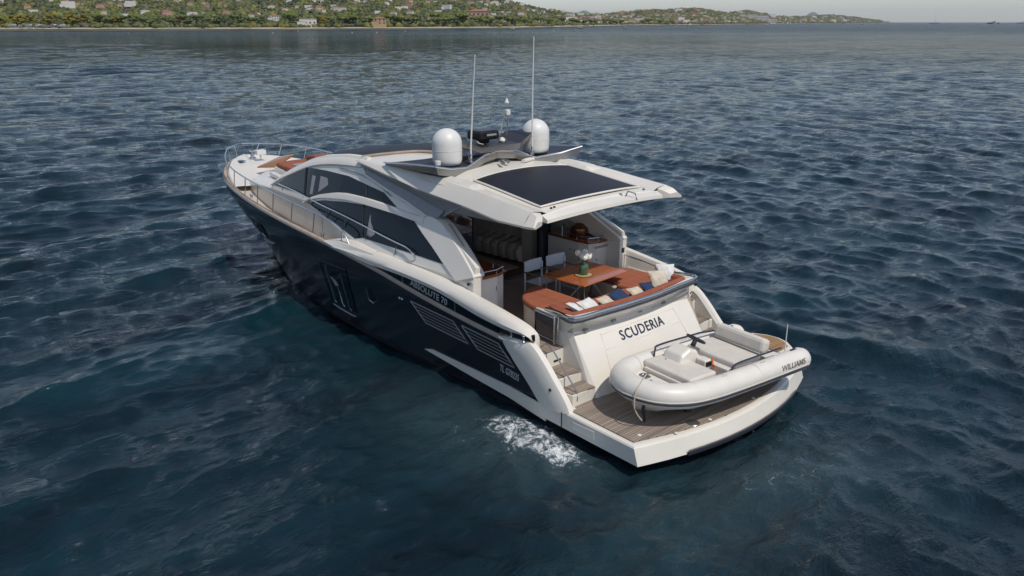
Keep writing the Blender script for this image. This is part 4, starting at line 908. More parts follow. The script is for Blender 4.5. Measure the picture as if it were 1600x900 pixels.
# raised side fairings that grow out of the roof next to the arch
for sgn in (1, -1):
    m = MB(); secs = []
    for x, y0, h in ((7.4, 1.86, -.01), (6.9, 1.86, .07), (6.0, 1.84, .10), (5.7, 1.83, .09), (5.45, 1.83, -.02)):
        secs.append([(x, sgn*(y0-.20), roofz(x, y0-.20)-.02), (x, sgn*(y0-.12), roofz(x, y0-.1)+h), (x, sgn*(y0+.16), I(x, [5.4, 7.3], [4.27, 4.36])+h*.45), (x, sgn*(y0+.27), I(x, [5.4, 7.3], [4.23, 4.30])-.03)])
    m.loft(secs, smooth=False); m.build('roof_fairing', WHITE, roof)
# white front frames, black windscreen and forward sunroof
m = MB(); secs = []
for x in np.linspace(10.34, 15.2, 22):
    zk = I(x, ZHX, ZHZ) + .03; ye = yc(x, zk) - .04
    secs.append([(x + .28*(1-(k/8.)**2)*I(x, [12, 15.2], [0, 1]), ye*k/8., roofz(x, ye*k/8.) + .006 - .05*(abs(k) == 8)) for k in range(-8, 9)])
m.loft(secs); m.build('windscreen', SOLAR, Y)
for sgn in (1, -1):
    m = MB(); secs = []
    for x in np.linspace(10.0, 15.3, 24):
        zk = I(x, ZHX, ZHZ) + .03; ye = yc(x, zk) - .03; ww = I(x, [10.0, 11, 12.3, 15.3], [.16, .13, .14, .2])
        secs.append([(x, sgn*(ye+.01), roofz(x, ye)-.06), (x, sgn*(ye-.05), roofz(x, ye-.05)+.03), (x, sgn*(ye-ww), roofz(x, ye-ww)+.035), (x, sgn*(ye-ww-.01), roofz(x, ye-ww)-.05)])
    m.loft(secs, closed=True, caps=True, smooth=False); m.build('windscreen_frame', WHITE, Y)
# black sunroof forward of the arch, its edge curving inboard
m = MB(); secs = []
for x in np.linspace(8.1, 10.4, 12):
    hw = I(x, [8.1, 9.2, 9.8, 10.4], [.35, .62, 1.25, 1.66]); secs.append([(x, hw*k/6., roofz(x, hw*k/6.)+.022) for k in range(-6, 7)])
m.loft(secs); m.build('sunroof', SOLAR, roof)
for sgn in (1, -1):
    m = MB(); m.tube(spline([(10.4, sgn*1.68, roofz(10.4, 1.68)+.03), (9.8, sgn*1.28, roofz(9.8, 1.28)+.035), (9.2, sgn*.65, roofz(9.2, .65)+.04), (8.1, sgn*.38, roofz(8.1, .38)+.04)], 4), .035, 8); m.build('sunroof_trim', TANCAP, roof)

# radar arch: swept lower wing and a folded upper foil
arch = MB(); AE = [(2.32, 6.42, 4.66), (1.75, 6.62, 4.53), (1.10, 6.86, 4.46), (.52, 6.90, 4.68), (0, 7.02, 4.72), (-.52, 6.90, 4.68), (-1.10, 6.86, 4.46), (-1.75, 6.62, 4.53), (-2.32, 6.42, 4.66)]
FE = [(1.98, 8.95, 4.42), (1.75, 8.7, 4.44), (1.25, 8.3, 4.50), (.62, 7.85, 4.60), (0, 7.8, 4.66), (-.62, 7.85, 4.60), (-1.25, 8.3, 4.50), (-1.75, 8.7, 4.44), (-1.98, 8.95, 4.42)]
T0 = [(x, y, z) for y, x, z in AE]; T1 = [(x, y, z) for y, x, z in FE]
inner = [(x+.07, y*.985, z+.004) for x, y, z in T0]; inner1 = [(x-.05, y*.985, z+.004) for x, y, z in T1]
B0 = [(x+.03, y*.965, z-.19) for x, y, z in T0]; B1 = [(x, y*.97, z-.08) for x, y, z in T1]
arch.loft([T1, T0], smooth=False, mi=1); arch.loft([T0, B0], smooth=False); arch.loft([B0, B1], smooth=False); arch.loft([B1, T1], smooth=False)
arch.add([T0[0], T1[0], B1[0], B0[0]], [(0, 1, 2, 3)]); arch.add([T0[-1], T1[-1], B1[-1], B0[-1]], [(0, 1, 2, 3)])
ar = arch.build('radar_arch', [STEELD, WINGTOP], Y)
m = MB(); m.tube(T0, .022, 6); m.tube([T0[0], ((T0[0][0]+T1[0][0])/2, 2.22, 4.56), T1[0]], .02, 6); m.tube([T0[-1], ((T0[-1][0]+T1[-1][0])/2, -2.22, 4.56), T1[-1]], .02, 6); m.build('arch_edge', STEEL, ar)
m = MB(); FA = [(1.26, 7.02, 5.12), (.62, 6.88, 4.86), (-.62, 6.88, 4.86), (-1.26, 7.02, 5.12)]; FF = [(.95, 7.75, 5.05), (.55, 7.75, 4.90), (-.55, 7.75, 4.90), (-.95, 7.75, 5.05)]
a_ = [(x, y, z) for y, x, z in FA]; f_ = [(x, y, z) for y, x, z in FF]; dn = lambda L_, h: [(x+.02, y*.97, z-h) for x, y, z in L_]
m.loft([f_, a_], smooth=False, mi=1); m.loft([a_, dn(a_, .13)], smooth=False); m.loft([dn(a_, .13), dn(f_, .05)], smooth=False); m.loft([dn(f_, .05), f_], smooth=False)
for k in (0, -1): m.add([a_[k], f_[k], dn(f_, .05)[k], dn(a_, .13)[k]], [(0, 1, 2, 3)])
m.build('upper_foil', [STEELD, WINGTOP], ar)
m = MB()
for sgn in (1, -1): m.box((7.25, sgn*.35, 4.79), (.4, .12, .14))
m.build('foil_strut', BLACKTRIM, ar)
m = MB(); m.box((7.3, .22, 5.10), (.52, .60, .22), mi=0); m.box((7.3, .22, 4.95), (.25, .25, .12)); rd = m.build('radar', BLACKTRIM, ar, bevel=.05)
m = MB()
for yy in (.52,): m.box((6.985, .22, 5.12), (.01, .30, .045))
m.build('radar_badge', GREYM, rd)
for sgn in (1, -1):
    m = MB(); m.lathe([(0, .82)] + [(.345*math.sin(a), .475 + .345*math.cos(a)) for a in np.linspace(.15, math.pi/2, 10)] + [(.345, .30), (.342, .12), (.33, .05), (.30, .01), (.28, 0), (0, 0)], (7.18, sgn*1.41, 4.53), 40); dm = m.build('satellite_dome', DOMEW, Y)
    m = MB(); m.lathe([(.347, .33), (.350, .325), (.347, .32)], (7.18, sgn*1.41, 4.53), 40); m.build('dome_seam', CREAM, dm)
for sgn, zt in ((1, 6.97), (-1, 7.33)):
    x0 = 6.88 if sgn == 1 else 6.82
    m = MB(); m.tube([(x0, sgn*.95, 4.66), (x0, sgn*.95, 4.9), (x0-.09*(sgn == 1), sgn*.95, (4.9+zt)/2), (x0-.16*(sgn == 1)-.03, sgn*.95, zt)], [.022, .020, .016, .010], 8); a0 = m.build('whip_antenna', DOMEW, Y)
    m = MB(); m.lathe([(.05, 0), (.05, .03), (.03, .05), (.03, .18), (.02, .2)], (x0, sgn*.95, 4.55), 12); m.tube([(x0+.02, sgn*.95+.03, 4.62), (x0+.05, sgn*.95+.05, 4.72), (x0, sgn*.95+.05, 4.80), (x0-.03, sgn*.95+.03, 4.7), (x0, sgn*.95, 4.62)], .012, 6); m.build('antenna_base', STEEL, a0)
m = MB(); m.tube([(7.0, .02, 4.88), (6.84, -.08, 5.55)], .018, 8); m.tube([(7.0, -.24, 4.88), (6.84, -.18, 5.55)], .018, 8); m.tube([(6.84, -.08, 5.55), (6.84, -.18, 5.55)], .018, 8); m.tube([(6.84, -.13, 5.55), (6.84, -.13, 5.86)], .010, 8)
ms = m.build('light_mast', STEEL, Y)
MB().box((6.82, -.13, 5.63), (.10, .12, .12)).build('mast_camera', DOMEW, ms, bevel=.01)
MB().lathe([(.0, 0), (.05, 0), (.055, .02), (.03, .07), (.02, .11), (0, .12)], (6.84, -.13, 5.84), 12).build('anchor_light', DOMEW, ms)
MB().lathe([(0, -.0), (.07, .0), (.085, .04), (.06, .09), (0, .12)], (7.2, -.30, 4.88), 14).build('gps_antenna', DOMEW, ar)
m = MB(); m.tube([(7.15, .45, 4.93), (7.1, .58, 4.98), (6.98, .62, 4.95), (6.96, .5, 4.92)], .014, 6); m.build('cable', ROPE, ar)
# two horns and a searchlight below the arch
m = MB()
for sgn in (1,): m.tube([(6.55, .25, 4.50), (6.85, .10, 4.52)], [.05, .018], 10); m.tube([(6.62, .02, 4.50), (6.92, -.04, 4.52)], [.05, .018], 10)
m.build('horn', STEEL, ar)
MB().tube([(6.70, -.55, 4.45), (6.98, -1.25, 4.42)], .05, 10).build('awning_roller', WHITE, roof)
MB().lathe([(0, 0), (.07, 0), (.07, .09), (0, .1)], (6.9, 1.9, 4.60), 10).build('arch_light', DOMEW, ar)

# coachroof forward, sun pads, hatch and windlass
m = MB(); secs = []
for x in list(np.linspace(11.6, 17.6, 20)) + [17.95, 18.15, 18.25]:
    zc_ = I(x, CHX, CHZ); y0 = yc(x, zc_); f = 1 if x < 17.9 else (.86 if x < 18.1 else (.7 if x < 18.2 else .6)); y0 *= f
    gz = I(x, GX, GZ)
    crown = I(x, [11.6, 15.5, 17, 18.25], [3.0, 3.02, 2.96, 2.86])
    if x > 18.2: zc_ = gz + .03; crown = gz + .05
    half = [(x, y0, gz - .5), (x, y0, zc_ - .03), (x, y0 - .02, zc_), (x, y0 - .16, zc_ + .06), (x, y0*.62, crown), (x, y0*.3, crown + .01), (x, 0, crown + .01)]
    secs.append(half + [(a, -b, c) for a, b, c in half[-2::-1]])
m.loft(secs, smooth=False); m.build('coachroof', WHITE, Y, weld=True)
slab('sunpad_plinth', [(15.5, 1.02), (17.3, .74), (17.4, .2), (17.4, -.9), (15.5, -1.1)], 2.95, 3.14, WHITE, .03)
slab('sunpad', [(15.55, .98), (16.42, .86), (16.42, -1.02), (15.55, -1.08)], 3.142, 3.30, TERRAP, .06)
slab('sunpad', [(16.46, .84), (17.25, .70), (17.35, .2), (17.35, -.86), (16.46, -1.0)], 3.142, 3.28, TERRAP, .06)
m = MB(); m.box((16.45, -.55, 3.42), (.62, .85, .17), ry=.15); m.build('sunpad_headrest', TERRAP, Y, bevel=.05)
m = MB(); m.box((16.0, .15, 3.312), (.7, .95, .02)); m.build('towel', GREYM, Y, bevel=.005)
slab('sunpad_step', [(15.7, 1.4), (16.7, 1.22), (16.7, 1.06), (15.7, 1.2)], 2.98, 3.10, WHITE, .02)
m = MB(); m.prism([(18.45, .82, 2.95), (17.48, .62, 3.06), (17.45, -.15, 3.42), (18.40, .0, 3.22)], (-.03, .0, .05)); m.build('locker_lid', AMBERW, Y, bevel=.02)
m = MB(); m.tube([(17.4, .3, 2.95), (17.5, .3, 3.12)], .02, 6); m.tube([(17.4, .6, 2.95), (17.5, .6, 3.1)], .02, 6); m.build('lid_strut', TANCAP, Y)
m = MB(); m.box((20.1, .62, 2.98), (.34, .26, .02)); m.build('chain_hatch', GLASS, Y, bevel=.01)
m = MB(); m.lathe([(0, 0), (.14, 0), (.13, .06), (.07, .10), (.07, .28), (.10, .32), (0, .34)], (20.35, .05, 2.94), 16); m.build('windlass', STEEL, Y)
m = MB(); m.lathe([(.02, 0), (.04, .02), (.03, .14)], (19.9, -.05, 3.0), 10); m.box((19.9, -.05, 3.24), (.22, .34, .16)); m.build('searchlight', DOMEW, Y, bevel=.05)
m = MB()
for x, y in ((15.95, 2.24), (11.05, 2.62)):
    m.tube([(x-.12, y, I(x, GX, GZ)+.12), (x+.12, y, I(x, GX, GZ)+.12)], .018, 6); m.tube([(x-.05, y, I(x, GX, GZ)+.02), (x-.05, y, I(x, GX, GZ)+.12)], .016, 6); m.tube([(x+.05, y, I(x, GX, GZ)+.02), (x+.05, y, I(x, GX, GZ)+.12)], .016, 6)
m.build('mooring_cleat', STEEL, Y)
# bow rail
def grail(x, sgn, h, inb=.07):
    y, z = g(x); return (x, sgn*max(y - inb, 0), z + h)
RX = [9.55, 9.95, 10.8, 12.2, 13.5, 15, 16.3, 17.5, 18.5, 19.3, 20.1, 20.7, 21.0]; RH = [.15, .52, .62, .62, .62, .62, .60, .58, .57, .55, .52, .5, .5]
pth = spline([grail(x, 1, h) for x, h in zip(RX, RH)] + [(21.22, 0, 3.42)] + [grail(x, -1, h) for x, h in list(zip(RX, RH))[::-1]], 4)
pth = [(x, y*(1.0 if x < 20 else 1.04), z) for x, y, z in pth]
m = MB(); m.tube(pth, .022, 8); br = m.build('bow_rail', STEEL, Y)
for sgn in (1, -1):
    for x in (9.95, 11.35, 12.6, 13.85, 15.1, 16.25, 17.4, 18.4, 19.3, 20.2, 20.9):
        a = grail(x + .10, sgn, .02, .06); b = grail(x - .06, sgn, I(x, RX, RH), .07); m = MB(); m.tube([a, b], .016, 6); m.build('stanchion', STEEL, br)
# upper handrail along the cabin
for sgn in (1, -1):
    H = [(14.62, 3.10), (13.35, 3.10), (11.64, 3.01), (10.49, 2.95), (9.4, 2.87), (8.5, 2.79), (7.8, 2.73), (7.4, 2.70), (7.12, 2.62)]
    m = MB(); m.tube(spline([(x, sgn*(yc(x, z) + .10), z) for x, z in H] + [(7.05, sgn*(yc(7.05, 2.5)+.02), 2.50)], 3), .018, 8); hr = m.build('cabin_handrail', STEEL, Y)
    for x in (14.2, 12.3, 11.2, 10.2, 9.1, 7.8):
        z = I(x, [p[0] for p in H[::-1]], [p[1] for p in H[::-1]]); m = MB(); m.tube([(x, sgn*(yc(x, z)+.10), z), (x+.05, sgn*(yc(x, z-.25)+.03), z - (.30 if x < 12 else .14))], .014, 6); m.build('stanchion', STEEL, hr)

# wet bars left and right of the saloon door
def counter(sgn, x0, x1, yi, yo, zt, nm):
    ft = [(x0+.02, sgn*yo), (x0, sgn*(yi+.35)), (x0+.12, sgn*(yi+.06)), (x0+.4, sgn*yi), (x1, sgn*yi), (x1, sgn*yo)]
    ob = slab('bar_cabinet', ft, 1.44, zt-.06, WHITE, .015)
    top = [(x0-.03, sgn*yo), (x0-.05, sgn*(yi+.33)), (x0+.08, sgn*(yi)), (x0+.4, sgn*(yi-.05)), (x1, sgn*(yi-.05)), (x1, sgn*yo)]
    slab('bar_top', top, zt-.058, zt, COUNTERW, .01)
    m = MB(); m.tube([(x0+.06, sgn*(yo-.08), zt+.07), (x0+.03, sgn*(yi+.33), zt+.07), (x0+.13, sgn*(yi+.06), zt+.07), (x0+.4, sgn*(yi+.03), zt+.07), (x0+.75, sgn*(yi+.03), zt+.07)], .012, 8)
    for p in ((x0+.06, yo-.1), (x0+.04, yi+.33), (x0+.13, yi+.06), (x0+.5, yi+.03)): m.tube([(p[0], sgn*p[1], zt), (p[0], sgn*p[1], zt+.07)], .010, 6)
    m.build('bar_rail', STEEL, Y)
counter(1, 5.02, 6.9, 1.45, 2.24, 2.46, 'port')
counter(-1, 5.40, 6.9, 1.62, 2.30, 2.46, 'starboard')
m = MB(); m.box((5.0+.03, 1.52+.30, 2.12), (.02, .03, .10)); m.build('cabinet_latch', STEELD, Y)
m = MB(); m.tube([(6.2, -1.85, 2.47), (6.2, -1.85, 2.50)], .12, 16); m.lathe([(0, 0), (.2, 0), (.24, .12), (.22, .2), (.1, .3), (0, .32)], (6.1, -1.95, 2.47), 20); m.build('grill_hood', mat('copper_hood', (.16, .06, .03), .2, metal=.6), Y)
m = MB(); m.tube([(6.45, -1.68, 2.46), (6.45, -1.68, 2.72), (6.33, -1.68, 2.76), (6.28, -1.68, 2.70)], .014, 8); m.tube([(5.72, -1.95, 2.50), (5.95, -1.75, 2.50), (6.3, -1.7, 2.50)], .012, 6); m.build('tap', STEEL, Y)
m = MB(); m.box((5.37, -2.0, 2.30), (.012, .46, .05)); m.build('vent_grille', GREYM, Y)
MB().box((4.975, -2.36, 2.22), (.012, .10, .12)).build('outlet_box', BLACKTRIM, Y)
MB().box((5.35, -1.80, 2.0), (.02, .02, .05)).build('cabinet_latch', STEEL, Y)
m = MB()
for p in ((5.95, -1.615, 2.16), (6.1, -1.615, 2.16)): m.box(p, (.03, .012, .03))
m.build('switch', BLACKTRIM, Y)

# saloon interior seen through the open doors
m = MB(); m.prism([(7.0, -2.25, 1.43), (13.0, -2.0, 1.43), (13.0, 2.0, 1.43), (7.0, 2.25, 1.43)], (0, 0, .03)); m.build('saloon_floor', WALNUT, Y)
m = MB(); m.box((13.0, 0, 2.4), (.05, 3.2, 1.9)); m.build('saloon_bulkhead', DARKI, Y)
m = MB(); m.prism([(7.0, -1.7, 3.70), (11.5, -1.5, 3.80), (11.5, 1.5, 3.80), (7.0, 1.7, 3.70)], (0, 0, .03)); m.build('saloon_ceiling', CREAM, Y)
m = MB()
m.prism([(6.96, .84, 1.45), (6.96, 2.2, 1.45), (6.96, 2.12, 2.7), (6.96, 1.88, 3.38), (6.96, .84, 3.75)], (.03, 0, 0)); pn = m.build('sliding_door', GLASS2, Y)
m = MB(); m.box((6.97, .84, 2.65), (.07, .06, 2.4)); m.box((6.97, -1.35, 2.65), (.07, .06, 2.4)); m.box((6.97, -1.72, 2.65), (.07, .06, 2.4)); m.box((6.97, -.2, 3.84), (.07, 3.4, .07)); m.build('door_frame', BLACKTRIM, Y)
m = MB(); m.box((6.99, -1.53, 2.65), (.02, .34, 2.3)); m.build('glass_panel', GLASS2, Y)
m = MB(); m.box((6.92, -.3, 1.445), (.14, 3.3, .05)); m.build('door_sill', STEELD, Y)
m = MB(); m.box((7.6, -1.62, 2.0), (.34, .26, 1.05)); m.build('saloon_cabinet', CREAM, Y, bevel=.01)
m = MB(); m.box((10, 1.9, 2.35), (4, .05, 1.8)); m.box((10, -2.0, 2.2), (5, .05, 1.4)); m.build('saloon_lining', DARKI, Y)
m = MB(); m.prism([(7.4, -2.4, 1.44), (7.05, -2.4, 1.44), (7.05, 2.3, 1.44), (7.4, 2.3, 1.44)], (0, 0, .003)); 
# stbd side deck mooring recess with winch beside the settee
m = MB(); m.box((4.3, -2.30, 1.62), (1.25, .42, .34)); m.build('mooring_locker', CREAM, Y, bevel=.03)
m = MB(); m.lathe([(.0, 0), (.12, 0), (.12, .04), (.06, .07), (.05, .16), (.09, .2), (.08, .24), (0, .25)], (3.85, -2.35, 1.79), 16); m.build('capstan', STEEL, Y)
m = MB(); m.tube([(5.2, -2.44, 2.10), (4.4, -2.40, 2.06), (3.4, -2.30, 1.98)], .02, 8); m.build('inner_rail', STEEL, Y)

# ------------------------------------------------------------ tender lying athwartships on the platform (own local frame: x to its bow)
tender = empty('tender', (.47, -1.60, -.035), math.atan2(.993, .12), label='small cream inflatable tender with steering wheel lying on the teak swim platform', cat='dinghy')
TCL = [(-.12, .83, 1.20), (.8, .84, 1.20), (1.8, .84, 1.20), (2.6, .82, 1.21), (3.12, .74, 1.23), (3.50, .52, 1.255), (3.66, .26, 1.27), (3.72, 0, 1.275)]
side_ = spline(TCL, 4); full = side_ + [(x, -y, z) for x, y, z in side_[-2::-1]]
n = len(full); rad = [.235]*n
head = [(-.32, .82, 1.20), (-.29, .82, 1.20), (-.22, .82, 1.20)]; hr_ = [.02, .12, .20]
tp = head + full + [(x, -y, z) for x, y, z in head[::-1]]; rr_ = hr_ + rad + hr_[::-1]
MB().tube(tp, rr_, 20).build('inflatable_tube', RUB, tender)
def along(off_y, off_z):
    out = []
    for i, (x, y, z) in enumerate(full):
        a = Vector(full[max(i-1, 0)]); b = Vector(full[min(i+1, n-1)]); t = (b-a).normalized(); nn = Vector((t.y, -t.x, 0))
        out.append((x - nn.x*off_y, y - nn.y*off_y, z + off_z))
    return out
MB().tube(along(.222, -.085), .020, 8).build('rubbing_strip', NAVYTRIM, tender)
MB().tube(along(.235, -.035), .012, 6).build('cream_strip', CREAM, tender)
# rigid hull underneath
m = MB(); secs = []
for x, hw, zc_, zk in ((-.15, .96, 1.03, .76), (1.0, .98, 1.03, .69), (2.2, .97, 1.03, .66), (2.9, .86, 1.05, .67), (3.35, .62, 1.08, .70), (3.60, .24, 1.10, .80), (3.72, .03, 1.12, .98)):
    secs.append([(x, -hw, zc_), (x, -hw*.82, zc_-.16), (x, -hw*.45, (zc_+zk)/2-.09), (x, 0, zk), (x, hw*.45, (zc_+zk)/2-.09), (x, hw*.82, zc_-.16), (x, hw, zc_)])
m.loft(secs); m.add(secs[0], [tuple(range(7))]); m.build('hull', WHITE, tender)
m = MB(); m.prism([(x, y*.93, 1.02) for x, y in ((-.1, -.7), (2.7, -.7), (3.2, -.45), (3.4, 0), (3.2, .45), (2.7, .7), (-.1, .7))], (0, 0, .03)); m.build('floor', CREAM, tender)
m = MB(); m.box((1.82, -.30, 1.062), (.30, .50, .02)); m.box((1.82, .33, 1.062), (.30, .42, .02)); m.build('floor_teak', WOODP, tender)
# bow locker, forward seat, console, bench and backrest
m = MB(); m.prism([(2.95, -.62, 1.05), (3.25, -.48, 1.05), (3.42, 0, 1.05), (3.25, .48, 1.05), (2.95, .62, 1.05)], (0, 0, .20)); m.build('bow_locker', WHITE, tender, bevel=.03)
m = MB(); m.box((2.55, 0, 1.18), (.72, 1.08, .26)); m.build('seat_base', WHITE, tender, bevel=.02)
m = MB(); m.box((2.50, .0, 1.355), (.74, 1.22, .13)); m.build('front_seat', VINYL, tender, bevel=.04)
m = MB()
for yy in (-.20, -.05): m.lathe([(0, 0), (.035, 0), (.03, .01), (0, .012)], (3.20, yy, 1.26), 10)
m.build('cup_holder', STEELD, tender)
m = MB(); P_ = [(1.86, 1.05), (1.84, 1.40), (1.96, 1.58), (2.16, 1.66), (2.38, 1.56), (2.46, 1.36), (2.46, 1.05)]
m.loft([[(x, y, z if abs(y - (-.28)) < .20 else z - (.03 if z > 1.3 else 0)) for x, z in P_] for y in (-.52, -.46, -.28, -.10, -.04)], closed=True, caps=True, smooth=False); co = m.build('console', WHITE, tender, bevel=.03)
m = MB(); m.box((1.90, .21, 1.37), (.15, .02, .09)); m.build('instrument_panel', BLACKTRIM, co)
m = MB(); m.box((1.90, .08, 1.28), (.2, .24, .34)); m.build('console_side', WHITE, co, bevel=.03)
c0 = Vector((1.76, -.28, 1.70)); ax = Vector((-.55, 0, .83)).normalized(); u = Vector((0, 1, 0)); v = ax.cross(u)
m = MB(); m.tube([c0 + (u*math.cos(a) + v*math.sin(a))*.185 for a in np.linspace(0, 2*math.pi, 25)[:-1]], .024, 8, closed=True)
for a in (.5, 2.6, 4.7): m.tube([c0, c0 + (u*math.cos(a) + v*math.sin(a))*.17], .012, 6)
m.tube([c0 - ax*.16, c0 + ax*.01], [.055, .04], 10); m.build('steering_wheel', RUBG, tender)
m = MB(); m.tube([(2.48, -.36, 1.42), (2.50, -.38, 1.30), (2.46, -.36, 1.15)], .035, 8); m.build('grab_handle', STEELD, tender)
m = MB(); m.box((1.42, .0, 1.20), (.72, 1.16, .28)); m.build('seat_base', WHITE, tender, bevel=.02)
m = MB(); m.box((1.24, 0, 1.385), (.80, 1.24, .14)); m.build('bench_seat', VINYL, tender, bevel=.045)
m = MB(); m.box((.72, 0, 1.575), (.24, 1.26, .30), ry=-.22); m.build('backrest', VINYL, tender, bevel=.07)
m = MB(); m.tube([(.90, -.62, 1.47), (.92, .62, 1.47)], .018, 8); m.tube([(.86, -.60, 1.47), (.70, -.66, 1.52)], .016, 6); m.tube([(.86, .60, 1.47), (.70, .66, 1.52)], .016, 6); m.build('backrest_bar', STEELD, tender)
m = MB(); m.box((1.63, .10, 1.25), (.03, .70, .2)); m.build('bench_front', CREAM, tender)
m = MB(); m.lathe([(0, 0), (.07, 0), (.07, .10), (0, .11)], (1.68, .38, 1.12), 12); m.build('fuel_filter', DOMEW, tender)
m = MB(); m.box((1.68, .55, 1.14), (.07, .10, .10)); m.build('fire_extinguisher', REDM, tender, bevel=.02)
m = MB(); m.box((1.70, .24, 1.14), (.06, .06, .12)); m.build('battery_switch', RUBG, tender, bevel=.01)
m = MB(); m.tube([(1.80, .20, 1.46), (1.84, .26, 1.36), (1.78, .24, 1.26)], .022, 6); m.build('kill_cord', ORANGE, tender)
m = MB(); m.lathe([(0, 0), (.04, .01), (.045, .07), (0, .10)], (1.83, .14, 1.34), 10); m.build('throttle', RUBG, tender)
for sgn in (1, -1):
    m = MB(); m.tube(spline([(2.52, sgn*.66, 1.30), (2.50, sgn*.66, 1.52), (2.36, sgn*.66, 1.60), (1.2, sgn*.68, 1.58)] if sgn < 0 else [(1.78, .66, 1.32), (1.66, .66, 1.46), (1.0, .68, 1.49)], 4) + ([(.55, -.70, 1.50)] if sgn < 0 else [(.35, .70, 1.50)]), .020, 8); m.build('grab_rail', NAVYTRIM, tender)
# stern deck of teak strips between the tube ends
m = MB(); od = [(.58, .62), (.20, .62), (-.30, .52), (-.48, .25), (-.53, 0), (-.48, -.25), (-.30, -.52), (.20, -.62), (.58, -.62)]
m.prism([(x, y, 1.20) for x, y in od], (0, 0, .10)); sk = m.build('stern_deck', WHITE, tender, bevel=.02)
m = MB(); m.prism([(x*.9+.02, y*.84, 1.302) for x, y in od[1:-1]], (0, 0, .012)); m.build('deck_teak', WOODP, sk)
m = MB(); m.tube([(.16, .66, 1.38), (.16, .66, 1.95)], [.014, .009], 6); m.build('stern_antenna', DOMEW, tender)
for x, y in ((.10, .80), (.10, -.80)):
    m = MB(); m.box((x, y, 1.44), (.16, .05, .02)); m.build('tube_handle', RUBG, tender, bevel=.008)
for x, y in ((1.5, -.84), (2.3, -.84), (2.2, .86), (1.1, .86)):
    m = MB(); m.box((x, y, 1.437), (.14, .03, .008)); m.build('tube_patch', CREAM, tender)
m = MB(); m.box((3.52, .10, 1.50), (.12, .20, .03)); m.tube([(3.40, .10, 1.51), (3.55, .10, 1.55), (3.62, .10, 1.51)], .016, 6); m.build('bow_cleat', STEELD, tender, bevel=.006)
m = MB(); m.tube(spline([(3.50, .12, 1.53), (3.68, .22, 1.52), (3.92, .30, 1.36), (3.97, .32, 1.10), (3.90, .34, .92), (3.80, .36, .78)], 5), .014, 6); m.build('painter_rope', ROPE, tender)
m = MB(); m.tube([(3.60, .20, 1.02), (3.66, .24, .90), (3.64, .26, .76), (3.62, .26, .66)], [.03, .035, .025, .02], 8); m.build('tow_strap', RUBG, tender)
for x in (1.35, 2.2, 2.95):                # glued seams round the tube
    for sy in (1, -1):
        yy, zz = I(x, [.8, 2.6, 3.12], [.84, .82, .74]), I(x, [2.6, 3.12], [1.205, 1.23])
        m = MB(); m.tube([(x, sy*(yy + .2365*math.cos(a)), zz + .2365*math.sin(a)) for a in np.linspace(-.6, 3.3, 22)], .0035, 4); m.build('tube_seam', CREAM, tender)
for sy in (1, -1):
    m = MB()
    pts_ = [(x, sy*(I(x, [.8, 2.6, 3.12], [.84, .82, .74]) + .18), 1.36 - .035*abs(math.sin(x*3.6))) for x in np.linspace(.9, 2.9, 24)]
    m.tube(pts_, .009, 5); m.build('grab_line', ROPE, tender) if sy < 0 else None
m = MB(); m.tube([(.86, y, 1.47) for y in (-.6, .6)], .004, 4); m.build('cushion_piping', CREAM, tender)
# name on the near tube, towards the stern
zt = 1.245; wt = text_mesh('WILLIAMS', .15, mat('grey_letter', (.16, .15, .13), .5), 'maker_lettering', tender, Matrix.Identity(4), xs=1.12, bold=.001, shear=.25, extrude=.001)
bm = bmesh.new(); bm.from_mesh(wt.data); bmesh.ops.triangulate(bm, faces=bm.faces); bmesh.ops.subdivide_edges(bm, edges=[e for e in bm.edges if e.calc_length() > .03], cuts=2, use_grid_fill=True); bmesh.ops.triangulate(bm, faces=bm.faces); bm.to_mesh(wt.data); bm.free()
for v_ in wt.data.vertices:
    a_, b_, c_ = v_.co; th_ = .30 + b_/.236; v_.co = (.40 - a_, .84 + (.2395 + c_)*math.cos(th_), 1.20 + (.2395 + c_)*math.sin(th_))
wt.data.update()
# chocks it rests on
for x in (.6, 2.6):
    m = MB(); m.prism([(x-.06, -.42, .592), (x-.06, .42, .592), (x-.06, .40, .70), (x-.06, .1, .625), (x-.06, -.1, .625), (x-.06, -.40, .70)], (.12, 0, 0)); ch = m.build('tender_chock', RUBG, None)
    ch.matrix_world = Matrix.Translation((.47, -1.60, 0)) @ Matrix.Rotation(math.atan2(.993, .12), 4, 'Z')
    tag(ch, label='dark rubber chock under the ' + ('stern' if x < 1 else 'bow') + ' end of the tender', cat='boat chock', group='chocks under the tender')

# ------------------------------------------------------------ loose things in the cockpit
tb = empty('cockpit_table', (4.31, -.26, 1.43), R(-86), label='varnished slatted wooden dining table with steel pedestal in the cockpit', cat='table')
m = MB(); m.box((0, 0, .765), (1.58, 1.22, .035)); m.build('table_top', TABLEW, tb, bevel=.012)
m = MB(); m.tube([(0, 0, .02), (0, 0, .75)], .045, 12); m.build('pedestal', STEEL, tb)
for sx in (1, -1):
    m = MB(); m.tube([(sx*.55, -.30, .015), (sx*.1, .20, .74)], .022, 8); m.build('leg', STEELD, tb)
    m = MB(); m.tube([(sx*.55, .30, .015), (sx*.1, -.20, .74)], .022, 8); m.build('leg', STEELD, tb)
vz = 1.43 + .785
mt_ = empty('placemat', (4.22, -.10, vz), label='round straw placemat under the green vase on the table', cat='placemat')
MB().lathe([(0, 0), (.20, 0), (.20, .008), (.19, .012), (0, .012)], seg=32).build('mat', STRAW, mt_)
MB().lathe([(.203, .004), (.208, .007), (.203, .010)], seg=32).build('rim', BLACKTRIM, mt_)
vs_ = empty('flower_vase', (4.22, -.10, vz + .013), label='green glass bottle vase with a bunch of white flowers', cat='vase')
